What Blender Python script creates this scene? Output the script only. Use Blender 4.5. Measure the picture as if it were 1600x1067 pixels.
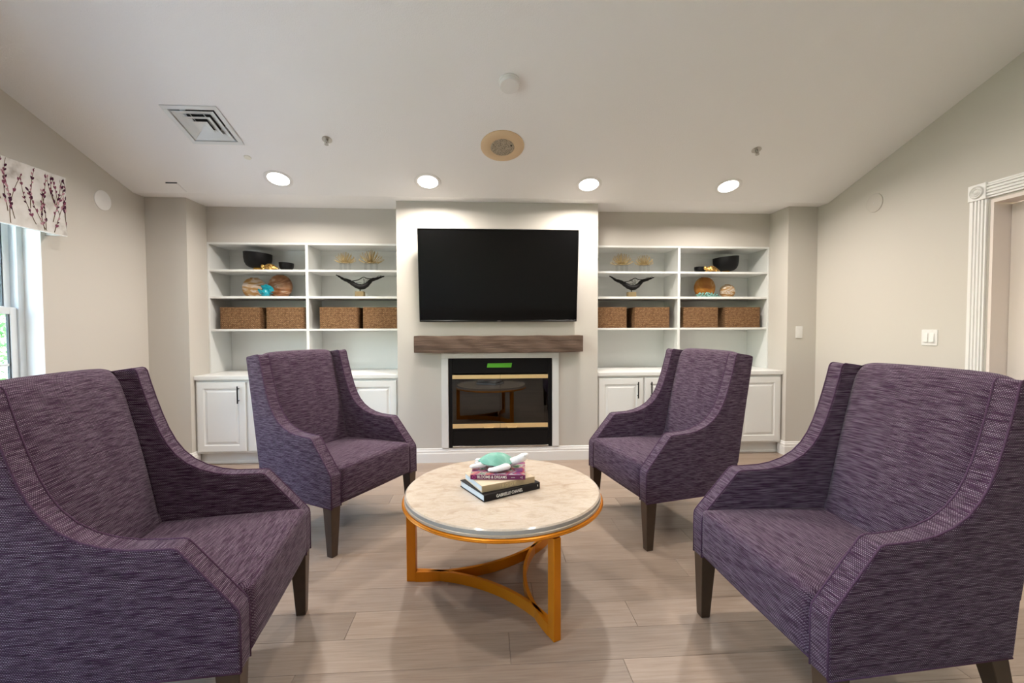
import bpy, bmesh, math, random
from mathutils import Vector, Matrix
R = math.radians
PI = math.pi
random.seed(7)
sc = bpy.context.scene
for o in list(bpy.data.objects):
    bpy.data.objects.remove(o)
COL = sc.collection

# ------------------------------------------------------------------ camera
FPX, PITCH, YAW, ROLL = 688.951, 1.77, 3.554, -0.175
CAM = Vector((0.005, 0.0, 1.266))
_p, _y, _r = R(PITCH), R(YAW), R(ROLL)
FW = Vector((math.sin(_y)*math.cos(_p), math.cos(_y)*math.cos(_p), -math.sin(_p)))
_rt = Vector((math.cos(_y), -math.sin(_y), 0))
_up = _rt.cross(FW)
RT = _rt*math.cos(_r) + _up*math.sin(_r)
UP = -_rt*math.sin(_r) + _up*math.cos(_r)
cd = bpy.data.cameras.new('camera')
cam = bpy.data.objects.new('camera', cd)
COL.objects.link(cam)
cd.sensor_fit = 'HORIZONTAL'
cd.sensor_width = 36.0
cd.lens = 36.0*FPX/1600.0
cd.clip_start = 0.02
cam.matrix_world = Matrix(((RT.x, UP.x, -FW.x, CAM.x), (RT.y, UP.y, -FW.y, CAM.y),
                           (RT.z, UP.z, -FW.z, CAM.z), (0, 0, 0, 1)))
sc.camera = cam

# ------------------------------------------------------------------ world and exposure
w = bpy.data.worlds.new('sky')
sc.world = w
w.use_nodes = True
nt = w.node_tree
nt.nodes.clear()
out = nt.nodes.new('ShaderNodeOutputWorld')
bg = nt.nodes.new('ShaderNodeBackground')
sky = nt.nodes.new('ShaderNodeTexSky')
sky.sky_type = 'NISHITA'
sky.sun_elevation = R(52)
sky.sun_rotation = R(100)
sky.sun_disc = False
sky.air_density = 1.4
sky.dust_density = 1.5
bg.inputs['Strength'].default_value = 2.0
nt.links.new(sky.outputs[0], bg.inputs['Color'])
nt.links.new(bg.outputs[0], out.inputs['Surface'])
sun_d = bpy.data.lights.new('sun', 'SUN')
sun_d.energy = 27.0
sun_d.angle = R(1.0)
sun_d.color = (1.0, 0.95, 0.88)
sun = bpy.data.objects.new('sun', sun_d)
COL.objects.link(sun)
sun.rotation_euler = (R(38), R(22), 0)     # from the far right, over the roof: it reaches the garden only
vs = sc.view_settings
vs.view_transform = 'Standard'
vs.look = 'None'
vs.exposure = 0.66
vs.gamma = 1.0
vs.use_curve_mapping = False
LAMP_W = 15.5
LAMP_COL = (1.0, 0.92, 0.84)

# ------------------------------------------------------------------ measured room (metres)
XL, XR = -3.012, 3.268            # side walls
XLC, XRC = -2.659, 2.969          # inner sides of the two back columns
YCOL, YBACK, YBR = 4.157, 4.445, 4.161
XBL, XBR = -0.805, 1.086          # chimney breast
YK, SL, H = 4.028, 0.323, 2.44    # fold line, slope and height of the ceiling
YREAR = -3.2
YTOP = -0.8
ZN = 2.08                         # top of the shelf niches
YN = 4.793                        # back of the niches
ZTOP = H + SL*(YK-YTOP)

def ray(u, v):
    return FW + RT*((u-800)/FPX) - UP*((v-533.5)/FPX)
def on_plane(u, v, n, c):
    d = ray(u, v)
    return CAM + d*((Vector(c)-CAM).dot(n)/d.dot(n))
def on_ceiling(u, v):
    return on_plane(u, v, Vector((0, SL, 1)), (0, YK, H))
def at_y(u, v, y): return on_plane(u, v, Vector((0, 1, 0)), (0, y, 0))
def at_x(u, v, x): return on_plane(u, v, Vector((1, 0, 0)), (x, 0, 0))
def at_z(u, v, z): return on_plane(u, v, Vector((0, 0, 1)), (0, 0, z))

# ------------------------------------------------------------------ mesh helpers
class MB:
    def __init__(s):
        s.v = []; s.f = []
    def add(s, vs_, fs_):
        b = len(s.v)
        s.v += [tuple(p) for p in vs_]
        s.f += [tuple(b+i for i in f) for f in fs_]
        return s
    def box(s, x0, x1, y0, y1, z0, z1):
        return s.add([(x0,y0,z0),(x1,y0,z0),(x1,y1,z0),(x0,y1,z0),(x0,y0,z1),(x1,y0,z1),(x1,y1,z1),(x0,y1,z1)],
                     [(3,2,1,0),(4,5,6,7),(0,1,5,4),(1,2,6,5),(2,3,7,6),(3,0,4,7)])
    def frustum(s, c0, h0, c1, h1):
        # two axis-aligned rectangles (centre, half sizes) joined
        a = [(c0[0]+sx*h0[0], c0[1]+sy*h0[1], c0[2]) for sx, sy in ((-1,-1),(1,-1),(1,1),(-1,1))]
        b = [(c1[0]+sx*h1[0], c1[1]+sy*h1[1], c1[2]) for sx, sy in ((-1,-1),(1,-1),(1,1),(-1,1))]
        return s.add(a+b, [(3,2,1,0),(4,5,6,7),(0,1,5,4),(1,2,6,5),(2,3,7,6),(3,0,4,7)])
    def lathe(s, prof, n=32, c=(0,0,0), sx=1, sy=1):
        m = len(prof); vs_ = []; fs_ = []
        for i in range(n):
            a = 2*PI*i/n
            for r, z in prof:
                vs_.append((c[0]+r*math.cos(a)*sx, c[1]+r*math.sin(a)*sy, c[2]+z))
        for i in range(n):
            j = (i+1) % n
            for k in range(m-1):
                fs_.append((i*m+k, j*m+k, j*m+k+1, i*m+k+1))
        if prof[0][0] > 1e-6: fs_.append(tuple(i*m for i in range(n))[::-1])
        if prof[-1][0] > 1e-6: fs_.append(tuple(i*m+m-1 for i in range(n)))
        return s.add(vs_, fs_)
    def tube(s, pts, r, n=8, closed=False):
        pts = [Vector(p) for p in pts]; m = len(pts)
        rr = r if isinstance(r, (list, tuple)) else [r]*m
        vs_ = []; fs_ = []
        prev = None
        for i, p in enumerate(pts):
            if closed: t = pts[(i+1) % m]-pts[i-1]
            else: t = pts[min(i+1, m-1)]-pts[max(i-1, 0)]
            t.normalize()
            if prev is None:
                a = Vector((0,0,1)) if abs(t.z) < .9 else Vector((1,0,0))
                u = t.cross(a).normalized()
            else:
                u = (prev - t*prev.dot(t)).normalized()
            prev = u
            q = t.cross(u)
            for k in range(n):
                an = 2*PI*k/n
                vs_.append(p + (u*math.cos(an)+q*math.sin(an))*rr[i])
        for i in range(m if closed else m-1):
            j = (i+1) % m
            for k in range(n):
                l = (k+1) % n
                fs_.append((i*n+k, i*n+l, j*n+l, j*n+k))
        if not closed:
            fs_.append(tuple(range(n))[::-1]); fs_.append(tuple((m-1)*n+k for k in range(n)))
        return s.add(vs_, fs_)
    def prism(s, poly, fn0, fn1):
        # poly: 2-D points; fn0 / fn1 map them to the two end faces
        n = len(poly)
        a = [fn0(*p) for p in poly]; b = [fn1(*p) for p in poly]
        return s.add(a+b, [tuple(range(n))[::-1], tuple(range(n, 2*n))] +
                     [(i, (i+1) % n, n+(i+1) % n, n+i) for i in range(n)])
    def rbox(s, lo, hi, r, n=(6,6,6), fn=None):
        # rounded box with a grid on every side, optionally bent by fn
        lo = Vector(lo); hi = Vector(hi); vs_ = []; fs_ = []; idx = {}
        def coord(t, a, m):
            return lo[a] + (hi[a]-lo[a])*t/m
        def vert(i, j, k):
            key = (i, j, k)
            if key not in idx:
                # spread the grid lines so that the rounding gets some of them
                p = Vector((coord(i, 0, n[0]), coord(j, 1, n[1]), coord(k, 2, n[2])))
                q = Vector([min(max(p[a], lo[a]+r), hi[a]-r) for a in range(3)])
                d = p-q
                if d.length > 1e-9: p = q + d.normalized()*r
                if fn: p = Vector(fn(p))
                idx[key] = len(vs_); vs_.append(p)
            return idx[key]
        def quad(a, b, c, d): fs_.append((a, b, c, d))
        for i in range(n[0]):
            for j in range(n[1]):
                quad(vert(i,j,0), vert(i,j+1,0), vert(i+1,j+1,0), vert(i+1,j,0))
                quad(vert(i,j,n[2]), vert(i+1,j,n[2]), vert(i+1,j+1,n[2]), vert(i,j+1,n[2]))
        for i in range(n[0]):
            for k in range(n[2]):
                quad(vert(i,0,k), vert(i+1,0,k), vert(i+1,0,k+1), vert(i,0,k+1))
                quad(vert(i,n[1],k), vert(i,n[1],k+1), vert(i+1,n[1],k+1), vert(i+1,n[1],k))
        for j in range(n[1]):
            for k in range(n[2]):
                quad(vert(0,j,k), vert(0,j,k+1), vert(0,j+1,k+1), vert(0,j+1,k))
                quad(vert(n[0],j,k), vert(n[0],j+1,k), vert(n[0],j+1,k+1), vert(n[0],j,k+1))
        return s.add(vs_, fs_)
    def nest(s, rects, mp, back):
        # nested rectangles (x0,x1,z0,z1,y): a moulded panel; back = y of the rear face
        vs_ = []; fs_ = []
        x0, x1, z0, z1, y = rects[0]
        allr = [(x0, x1, z0, z1, back)] + list(rects)
        for (a, b, c, d, e) in allr:
            vs_ += [mp(a,e,c), mp(b,e,c), mp(b,e,d), mp(a,e,d)]
        for i in range(len(allr)-1):
            for k in range(4):
                l = (k+1) % 4
                fs_.append((i*4+k, i*4+l, i*4+4+l, i*4+4+k))
        fs_.append((3,2,1,0)); m = 4*(len(allr)-1)
        fs_.append((m, m+1, m+2, m+3))
        return s.add(vs_, fs_)
    def build(s, name, mat, parent=None, smooth=False, bevel=0, seg=2, mesh_only=False, uvf=None):
        me = bpy.data.meshes.new(name)
        me.from_pydata(s.v, [], s.f)
        bm = bmesh.new(); bm.from_mesh(me)
        bmesh.ops.remove_doubles(bm, verts=bm.verts, dist=1e-6)
        bmesh.ops.recalc_face_normals(bm, faces=bm.faces)
        if bevel:
            es = [e for e in bm.edges if len(e.link_faces) == 2 and e.calc_face_angle(0) > R(28)]
            bmesh.ops.bevel(bm, geom=es, offset=bevel, segments=seg, profile=.6, affect='EDGES', clamp_overlap=True)
        bm.to_mesh(me); bm.free()
        if smooth:
            for p in me.polygons: p.use_smooth = True
            if smooth is not True:
                me.set_sharp_from_angle(angle=R(smooth))
        if uvf:
            uv = me.uv_layers.new(name='weave')
            for p in me.polygons:
                for li in p.loop_indices:
                    uv.data[li].uv = uvf(me.vertices[me.loops[li].vertex_index].co, p.normal)
        me.materials.append(mat)
        if mesh_only: return me
        o = bpy.data.objects.new(name, me)
        COL.objects.link(o)
        if parent: o.parent = parent
        return o

def empty(name, loc=(0,0,0), rz=0):
    o = bpy.data.objects.new(name, None)
    o.empty_display_size = .1
    COL.objects.link(o)
    o.location = loc
    o.rotation_euler = (0, 0, rz)
    return o
def tag(o, label, cat, group=None):
    o['label'] = label; o['category'] = cat
    if group: o['group'] = group
    return o
def struct(o):
    o['kind'] = 'structure'
    return o
def copy_tree(o, parent=None):
    c = o.copy(); COL.objects.link(c); c.parent = parent
    for ch in list(o.children): copy_tree(ch, c)
    return c
def text(body, size, mat, parent, loc, rot, name='lettering', depth=.0004, align='CENTER', sx=1.0, offset=0.0):
    cu = bpy.data.curves.new(name, 'FONT')
    cu.body = body; cu.size = size; cu.align_x = align; cu.align_y = 'CENTER'; cu.extrude = depth
    cu.offset = offset
    tmp = bpy.data.objects.new(name, cu)
    COL.objects.link(tmp)
    dg = bpy.context.evaluated_depsgraph_get()
    me = bpy.data.meshes.new_from_object(tmp.evaluated_get(dg))
    bpy.data.objects.remove(tmp)
    for v in me.vertices: v.co.x *= sx
    me.materials.clear(); me.materials.append(mat)
    o = bpy.data.objects.new(name, me)
    COL.objects.link(o)
    o.parent = parent; o.location = loc; o.rotation_euler = rot
    return o

# ------------------------------------------------------------------ materials
def mat(name, col, rough=.5, metal=0.0, spec=.5, bump=None, var=None, coat=0):
    m = bpy.data.materials.new(name); m.use_nodes = True
    n = m.node_tree.nodes; l = m.node_tree.links
    b = n['Principled BSDF']
    b.inputs['Base Color'].default_value = (*col, 1)
    b.inputs['Roughness'].default_value = rough
    b.inputs['Metallic'].default_value = metal
    b.inputs['Specular IOR Level'].default_value = spec
    if coat: b.inputs['Coat Weight'].default_value = coat; b.inputs['Coat Roughness'].default_value = .08
    tc = n.new('ShaderNodeTexCoord')
    if var:       # (scale, amount): gentle colour noise
        nz = n.new('ShaderNodeTexNoise'); nz.inputs['Scale'].default_value = var[0]; nz.inputs['Detail'].default_value = 4
        l.new(tc.outputs['Object'], nz.inputs['Vector'])
        mx = n.new('ShaderNodeMix'); mx.data_type = 'RGBA'
        mx.inputs['A'].default_value = (*[c*(1-var[1]) for c in col], 1)
        mx.inputs['B'].default_value = (*[min(1, c*(1+var[1])) for c in col], 1)
        l.new(nz.outputs['Fac'], mx.inputs['Factor']); l.new(mx.outputs['Result'], b.inputs['Base Color'])
    if bump:      # (scale, strength, distance)
        nz = n.new('ShaderNodeTexNoise'); nz.inputs['Scale'].default_value = bump[0]; nz.inputs['Detail'].default_value = 3
        l.new(tc.outputs['Object'], nz.inputs['Vector'])
        bp = n.new('ShaderNodeBump'); bp.inputs['Strength'].default_value = bump[1]; bp.inputs['Distance'].default_value = bump[2]
        l.new(nz.outputs['Fac'], bp.inputs['Height']); l.new(bp.outputs[0], b.inputs['Normal'])
    return m
def nodes(m): return m.node_tree.nodes, m.node_tree.links, m.node_tree.nodes['Principled BSDF']
def ramp(n, stops):
    r = n.new('ShaderNodeValToRGB'); e = r.color_ramp.elements
    while len(e) < len(stops): e.new(.5)
    for i, (p, c) in enumerate(stops):
        e[i].position = p; e[i].color = (*c, 1)
    return r
def mapping(n, l, src, scale, rot=(0,0,0), loc=(0,0,0)):
    mp = n.new('ShaderNodeMapping'); mp.inputs['Scale'].default_value = scale
    mp.inputs['Rotation'].default_value = rot; mp.inputs['Location'].default_value = loc
    l.new(src, mp.inputs['Vector']); return mp

M = {}
M['wall'] = mat('wall_paint', (.57, .538, .488), .85, spec=.25, bump=(260, .12, .002), var=(1.5, .012))
M['ceil'] = mat('ceiling_paint', (.85, .84, .83), .9, spec=.2, bump=(130, .35, .004))
M['white'] = mat('white_paint', (.74, .74, .72), .4, spec=.4, bump=(60, .03, .001))
M['shelf'] = mat('shelf_paint', (.72, .73, .71), .45, spec=.4)
M['trim'] = mat('trim_paint', (.78, .77, .75), .4, spec=.4)
M['door'] = mat('door_paint', (.74, .66, .61), .5, spec=.4)
M['plastic'] = mat('white_plastic', (.76, .75, .73), .4)
M['black'] = mat('black_metal', (.006, .006, .0065), .35, spec=.2)
M['matte_black'] = mat('matte_black_ceramic', (.0045, .0045, .005), .5, spec=.22, bump=(50, .1, .001))
M['screen'] = mat('tv_screen', (.003, .003, .0033), .09, spec=.26)
M['brass'] = mat('polished_brass', (.90, .66, .33), .34, metal=.4, var=(8, .08))
M['gold'] = mat('gold_metal', (.80, .52, .16), .3, metal=.9, bump=(40, .15, .002))
def gold_scales():
    m = mat('gold_scales', (.80, .52, .16), .3, metal=.9)
    n, l, b = nodes(m)
    tc = n.new('ShaderNodeTexCoord'); vo = n.new('ShaderNodeTexVoronoi'); vo.inputs['Scale'].default_value = 75
    l.new(tc.outputs['Object'], vo.inputs['Vector'])
    r = n.new('ShaderNodeValToRGB'); r.color_ramp.elements[0].color = (.85, .58, .22, 1); r.color_ramp.elements[1].color = (.30, .15, .03, 1)
    r.color_ramp.elements[0].position = .2; r.color_ramp.elements[1].position = .75
    l.new(vo.outputs['Distance'], r.inputs['Fac']); l.new(r.outputs['Color'], b.inputs['Base Color'])
    bp = n.new('ShaderNodeBump'); bp.inputs['Strength'].default_value = .8; bp.inputs['Distance'].default_value = .004; bp.invert = True
    l.new(vo.outputs['Distance'], bp.inputs['Height']); l.new(bp.outputs[0], b.inputs['Normal'])
    return m
M['amber_foot'] = mat('gold_painted_foot', (.72, .40, .05), .35, metal=.5)
M['champagne'] = mat('champagne_wire', (.52, .39, .19), .38, metal=.55)
M['leg'] = mat('espresso_wood', (.048, .027, .015), .38, spec=.45, var=(30, .3))
M['frame'] = mat('table_gold_paint', (.64, .208, .001), .34, metal=.42, spec=.5, var=(14, .08), bump=(300, .05, .0005))
M['alu'] = mat('vinyl_window_frame', (.70, .73, .74), .45)
M['dark_gasket'] = mat('dark_gasket', (.03, .04, .05), .5)
M['green'] = mat('green_tape', (.10, .42, .02), .6)
M['firebox'] = mat('soot_brick', (.02, .018, .017), .9, bump=(25, .5, .01))
M['beige'] = mat('beige_speaker_grille', (.68, .50, .31), .5)
M['steel'] = mat('steel', (.45, .43, .40), .3, metal=.9)
M['vent'] = mat('vent_white', (.70, .72, .71), .45)
M['dark'] = mat('shade_dark', (.015, .018, .02), .8)
M['pages'] = mat('book_pages', (.66, .70, .74), .7, bump=(500, .3, .0006))
M['turtle_white'] = mat('glazed_white', (.80, .78, .78), .18, spec=.5, coat=.5, var=(18, .05))
M['block'] = mat('plinth_wood', (.19, .14, .065), .6, var=(25, .2))
M['twig'] = mat('blackened_metal', (.006, .0055, .0055), .55, spec=.25, bump=(80, .5, .003))
M['turq'] = mat('turquoise_glaze', (.008, .27, .34), .3, spec=.5, var=(60, .35))
M['mint'] = mat('mint_coral', (.15, .32, .28), .4, var=(60, .25))
M['bark'] = mat('bark', (.10, .07, .05), .9, bump=(20, .6, .02))
M['grass'] = mat('lawn', (.16, .20, .11), .9, var=(3, .4))

M['gold_scales'] = gold_scales()
# floor planks
def plank_mat():
    m = mat('oak_plank', (.5, .42, .35), .45, spec=.4)
    n, l, b = nodes(m)
    tc = n.new('ShaderNodeTexCoord'); oi = n.new('ShaderNodeObjectInfo')
    off = n.new('ShaderNodeVectorMath'); off.operation = 'SCALE'
    cmb = n.new('ShaderNodeCombineXYZ')
    for i in range(3): l.new(oi.outputs['Random'], cmb.inputs[i])
    l.new(cmb.outputs[0], off.inputs[0]); off.inputs['Scale'].default_value = 40
    add = n.new('ShaderNodeVectorMath'); l.new(tc.outputs['Object'], add.inputs[0]); l.new(off.outputs[0], add.inputs[1])
    mp = mapping(n, l, add.outputs[0], (2.2, 48, 48))
    nz = n.new('ShaderNodeTexNoise'); nz.inputs['Scale'].default_value = 2.2; nz.inputs['Detail'].default_value = 8; nz.inputs['Roughness'].default_value = .62
    l.new(mp.outputs[0], nz.inputs['Vector'])
    mp2 = mapping(n, l, add.outputs[0], (1.5, 5, 5))
    nz2 = n.new('ShaderNodeTexNoise'); nz2.inputs['Scale'].default_value = 1.3; nz2.inputs['Detail'].default_value = 3
    l.new(mp2.outputs[0], nz2.inputs['Vector'])
    r = ramp(n, [(.25, (.245, .176, .132)), (.52, (.315, .240, .187)), (.78, (.370, .290, .232))])
    l.new(nz.outputs['Fac'], r.inputs['Fac'])
    r2 = ramp(n, [(0, (.68, .67, .66)), (.5, (1, 1, 1)), (1, (1.22, 1.21, 1.20))])
    ad = n.new('ShaderNodeMath'); ad.operation = 'ADD'
    sc1 = n.new('ShaderNodeMath'); sc1.operation = 'MULTIPLY'; sc1.inputs[1].default_value = .55
    l.new(oi.outputs['Random'], sc1.inputs[0])
    sc2 = n.new('ShaderNodeMath'); sc2.operation = 'MULTIPLY'; sc2.inputs[1].default_value = .5
    l.new(nz2.outputs['Fac'], sc2.inputs[0])
    l.new(sc1.outputs[0], ad.inputs[0]); l.new(sc2.outputs[0], ad.inputs[1]); l.new(ad.outputs[0], r2.inputs['Fac'])
    mx = n.new('ShaderNodeMix'); mx.data_type = 'RGBA'; mx.blend_type = 'MULTIPLY'; mx.inputs['Factor'].default_value = 1
    l.new(r.outputs['Color'], mx.inputs['A']); l.new(r2.outputs['Color'], mx.inputs['B'])
    l.new(mx.outputs['Result'], b.inputs['Base Color'])
    bp = n.new('ShaderNodeBump'); bp.inputs['Strength'].default_value = .12; bp.inputs['Distance'].default_value = .002
    l.new(nz.outputs['Fac'], bp.inputs['Height']); l.new(bp.outputs[0], b.inputs['Normal'])
    rr = n.new('ShaderNodeMapRange'); rr.inputs['To Min'].default_value = .28; rr.inputs['To Max'].default_value = .44
    l.new(nz.outputs['Fac'], rr.inputs['Value']); l.new(rr.outputs[0], b.inputs['Roughness'])
    return m
M['plank'] = plank_mat()
M['subfloor'] = mat('plank_joint', (.22, .17, .13), .8)

# woven purple fabric; the UV map is in metres, u along the weft
def fabric(name):
    m = mat(name, (.1, .06, .12), .92, spec=.12)
    n, l, b = nodes(m)
    b.inputs['Sheen Weight'].default_value = .08
    tc = n.new('ShaderNodeTexCoord')
    src = tc.outputs['UV']
    st = mapping(n, l, src, (30, 330, 1))
    nz = n.new('ShaderNodeTexNoise'); nz.inputs['Scale'].default_value = 1.0; nz.inputs['Detail'].default_value = 5; nz.inputs['Roughness'].default_value = .72
    l.new(st.outputs[0], nz.inputs['Vector'])
    base = ramp(n, [(.36, (.010, .002, .0095)), (.50, (.030, .0078, .029)), (.66, (.066, .024, .062))])
    l.new(nz.outputs['Fac'], base.inputs['Fac'])
    br = n.new('ShaderNodeTexBrick')
    br.inputs['Scale'].default_value = 1.0; br.inputs['Brick Width'].default_value = .0062; br.inputs['Row Height'].default_value = .0046
    br.inputs['Mortar Size'].default_value = .0021; br.inputs['Mortar Smooth'].default_value = .8
    l.new(src, br.inputs['Vector'])
    inv = n.new('ShaderNodeMath'); inv.operation = 'SUBTRACT'; inv.inputs[0].default_value = 1; l.new(br.outputs['Fac'], inv.inputs[1])
    mp2 = mapping(n, l, src, (13, 150, 1), loc=(3, 5, 7))
    nz2 = n.new('ShaderNodeTexNoise'); nz2.inputs['Scale'].default_value = 1.0; nz2.inputs['Detail'].default_value = 5; nz2.inputs['Roughness'].default_value = .7
    l.new(mp2.outputs[0], nz2.inputs['Vector'])
    fr = n.new('ShaderNodeMapRange'); fr.inputs['From Min'].default_value = .40; fr.inputs['From Max'].default_value = .64
    fr.inputs['To Min'].default_value = .04; fr.inputs['To Max'].default_value = .92
    l.new(nz2.outputs['Fac'], fr.inputs['Value'])
    mu = n.new('ShaderNodeMath'); mu.operation = 'MULTIPLY'; l.new(inv.outputs[0], mu.inputs[0]); l.new(fr.outputs[0], mu.inputs[1])
    mx = n.new('ShaderNodeMix'); mx.data_type = 'RGBA'
    l.new(mu.outputs[0], mx.inputs['Factor']); l.new(base.outputs['Color'], mx.inputs['A'])
    mx.inputs['B'].default_value = (.43, .35, .42, 1)
    l.new(mx.outputs['Result'], b.inputs['Base Color'])
    bp = n.new('ShaderNodeBump'); bp.inputs['Strength'].default_value = .4; bp.inputs['Distance'].default_value = .0012
    ad = n.new('ShaderNodeMath'); l.new(nz.outputs['Fac'], ad.inputs[0]); l.new(inv.outputs[0], ad.inputs[1])
    l.new(ad.outputs[0], bp.inputs['Height']); l.new(bp.outputs[0], b.inputs['Normal'])
    return m
M['fab'] = fabric('purple_weave')
M['piping'] = mat('purple_piping', (.080, .042, .078), .9, spec=.12, var=(350, .8))

def marble():
    m = mat('cream_marble', (.8, .7, .6), .16, spec=.5)
    n, l, b = nodes(m)
    tc = n.new('ShaderNodeTexCoord')
    nz = n.new('ShaderNodeTexNoise'); nz.inputs['Scale'].default_value = 9; nz.inputs['Detail'].default_value = 10; nz.inputs['Roughness'].default_value = .62; nz.inputs['Distortion'].default_value = .9
    mp = mapping(n, l, tc.outputs['Object'], (1, 2.2, 1), rot=(0, 0, .5)); l.new(mp.outputs[0], nz.inputs['Vector'])
    r = ramp(n, [(.28, (.46, .36, .27)), (.45, (.56, .465, .37)), (.55, (.60, .51, .42)), (.72, (.545, .455, .365))])
    l.new(nz.outputs['Fac'], r.inputs['Fac'])
    vo = n.new('ShaderNodeTexNoise'); vo.inputs['Scale'].default_value = 16; vo.inputs['Detail'].default_value = 6; vo.inputs['Distortion'].default_value = 2
    l.new(mp.outputs[0], vo.inputs['Vector'])
    r2 = ramp(n, [(.47, (1, 1, 1)), (.5, (.86, .82, .78)), (.53, (1, 1, 1))])
    l.new(vo.outputs['Fac'], r2.inputs['Fac'])
    mx = n.new('ShaderNodeMix'); mx.data_type = 'RGBA'; mx.blend_type = 'MULTIPLY'; mx.inputs['Factor'].default_value = .6
    l.new(r.outputs['Color'], mx.inputs['A']); l.new(r2.outputs['Color'], mx.inputs['B'])
    l.new(mx.outputs['Result'], b.inputs['Base Color'])
    return m
M['marble'] = marble()
M['marble_edge'] = mat('marble_edge', (.40, .375, .345), .35, var=(12, .1))
M['marble_base'] = mat('marble_lower_slab', (.48, .39, .30), .35, var=(12, .1))

def beam_mat():
    m = mat('beam_wood', (.1, .06, .04), .7, spec=.25)
    n, l, b = nodes(m)
    tc = n.new('ShaderNodeTexCoord')
    mp = mapping(n, l, tc.outputs['Object'], (1.3, 30, 30))
    nz = n.new('ShaderNodeTexNoise'); nz.inputs['Scale'].default_value = 1.6; nz.inputs['Detail'].default_value = 9; nz.inputs['Roughness'].default_value = .65
    nz.inputs['Distortion'].default_value = .6
    l.new(mp.outputs[0], nz.inputs['Vector'])
    r = ramp(n, [(.3, (.045, .028, .02)), (.5, (.115, .075, .055)), (.7, (.17, .115, .085))])
    l.new(nz.outputs['Fac'], r.inputs['Fac']); l.new(r.outputs['Color'], b.inputs['Base Color'])
    bp = n.new('ShaderNodeBump'); bp.inputs['Strength'].default_value = .9; bp.inputs['Distance'].default_value = .006
    l.new(nz.outputs['Fac'], bp.inputs['Height']); l.new(bp.outputs[0], b.inputs['Normal'])
    return m
M['beam'] = beam_mat()

def basket_mat():
    m = mat('seagrass', (.35, .2, .1), .8, spec=.2)
    n, l, b = nodes(m)
    tc = n.new('ShaderNodeTexCoord')
    br = n.new('ShaderNodeTexBrick')
    sep = n.new('ShaderNodeSeparateXYZ'); l.new(tc.outputs['Object'], sep.inputs[0])
    ad = n.new('ShaderNodeMath'); l.new(sep.outputs[0], ad.inputs[0]); l.new(sep.outputs[1], ad.inputs[1])
    cb = n.new('ShaderNodeCombineXYZ'); l.new(ad.outputs[0], cb.inputs[0]); l.new(sep.outputs[2], cb.inputs[1])
    br.inputs['Scale'].default_value = 1.0
    br.inputs['Brick Width'].default_value = .017; br.inputs['Row Height'].default_value = .0095
    br.inputs['Mortar Size'].default_value = .0019; br.inputs['Mortar Smooth'].default_value = .6
    br.inputs['Color1'].default_value = (.24, .125, .058, 1); br.inputs['Color2'].default_value = (.40, .235, .12, 1)
    br.inputs['Mortar'].default_value = (.09, .045, .02, 1)
    l.new(cb.outputs[0], br.inputs['Vector'])
    nz = n.new('ShaderNodeTexNoise'); nz.inputs['Scale'].default_value = 90; nz.inputs['Detail'].default_value = 4
    l.new(tc.outputs['Object'], nz.inputs['Vector'])
    r2 = ramp(n, [(.3, (.6, .58, .55)), (.7, (1.2, 1.2, 1.2))])
    l.new(nz.outputs['Fac'], r2.inputs['Fac'])
    mx = n.new('ShaderNodeMix'); mx.data_type = 'RGBA'; mx.blend_type = 'MULTIPLY'; mx.inputs['Factor'].default_value = 1
    l.new(br.outputs['Color'], mx.inputs['A']); l.new(r2.outputs['Color'], mx.inputs['B'])
    l.new(mx.outputs['Result'], b.inputs['Base Color'])
    bp = n.new('ShaderNodeBump'); bp.inputs['Strength'].default_value = .8; bp.inputs['Distance'].default_value = .004; bp.invert = True
    l.new(br.outputs['Fac'], bp.inputs['Height']); l.new(bp.outputs[0], b.inputs['Normal'])
    return m
M['basket'] = basket_mat()

def agate(name, stops, scale, rot, dist=3.0):
    m = mat(name, (.5, .3, .1), .32, spec=.4)
    n, l, b = nodes(m)
    tc = n.new('ShaderNodeTexCoord')
    mp = mapping(n, l, tc.outputs['Object'], scale, rot=rot)
    nz = n.new('ShaderNodeTexNoise'); nz.inputs['Scale'].default_value = 1; nz.inputs['Detail'].default_value = 2.5; nz.inputs['Distortion'].default_value = dist
    l.new(mp.outputs[0], nz.inputs['Vector'])
    r = ramp(n, stops); l.new(nz.outputs['Fac'], r.inputs['Fac']); l.new(r.outputs['Color'], b.inputs['Base Color'])
    return m
M['agate1'] = agate('pale_agate_glass', [(.35, (0.259, 0.122, 0.036)), (.45, (0.302, 0.173, 0.050)), (.52, (0.396, 0.302, 0.230)), (.6, (0.446, 0.374, 0.324)), (.7, (0.288, 0.158, 0.043))], (4, 6, 9), (0, .5, 0))
M['agate2'] = agate('brown_agate_glass', [(.32, (0.144, 0.050, 0.014)), (.45, (0.259, 0.115, 0.050)), (.55, (0.302, 0.166, 0.094)), (.6, (0.446, 0.324, 0.259)), (.64, (0.259, 0.122, 0.050)), (.8, (0.238, 0.101, 0.029))], (3, 4, 10), (0, .25, 0))
M['agate3'] = agate('amber_glass', [(.3, (0.230, 0.079, 0.007)), (.5, (0.288, 0.115, 0.014)), (.6, (0.331, 0.158, 0.036)), (.64, (0.396, 0.238, 0.101)), (.68, (0.274, 0.108, 0.014))], (6, 6, 7), (0, .6, 0), 2.0)
M['agate4'] = agate('banded_cream_glass', [(.33, (0.216, 0.094, 0.014)), (.42, (0.331, 0.194, 0.072)), (.48, (0.490, 0.432, 0.374)), (.55, (0.302, 0.173, 0.043)), (.6, (0.518, 0.461, 0.418)), (.7, (0.252, 0.180, 0.144))], (3.5, 5, 15), (0, .15, 0), 2.2)

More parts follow.
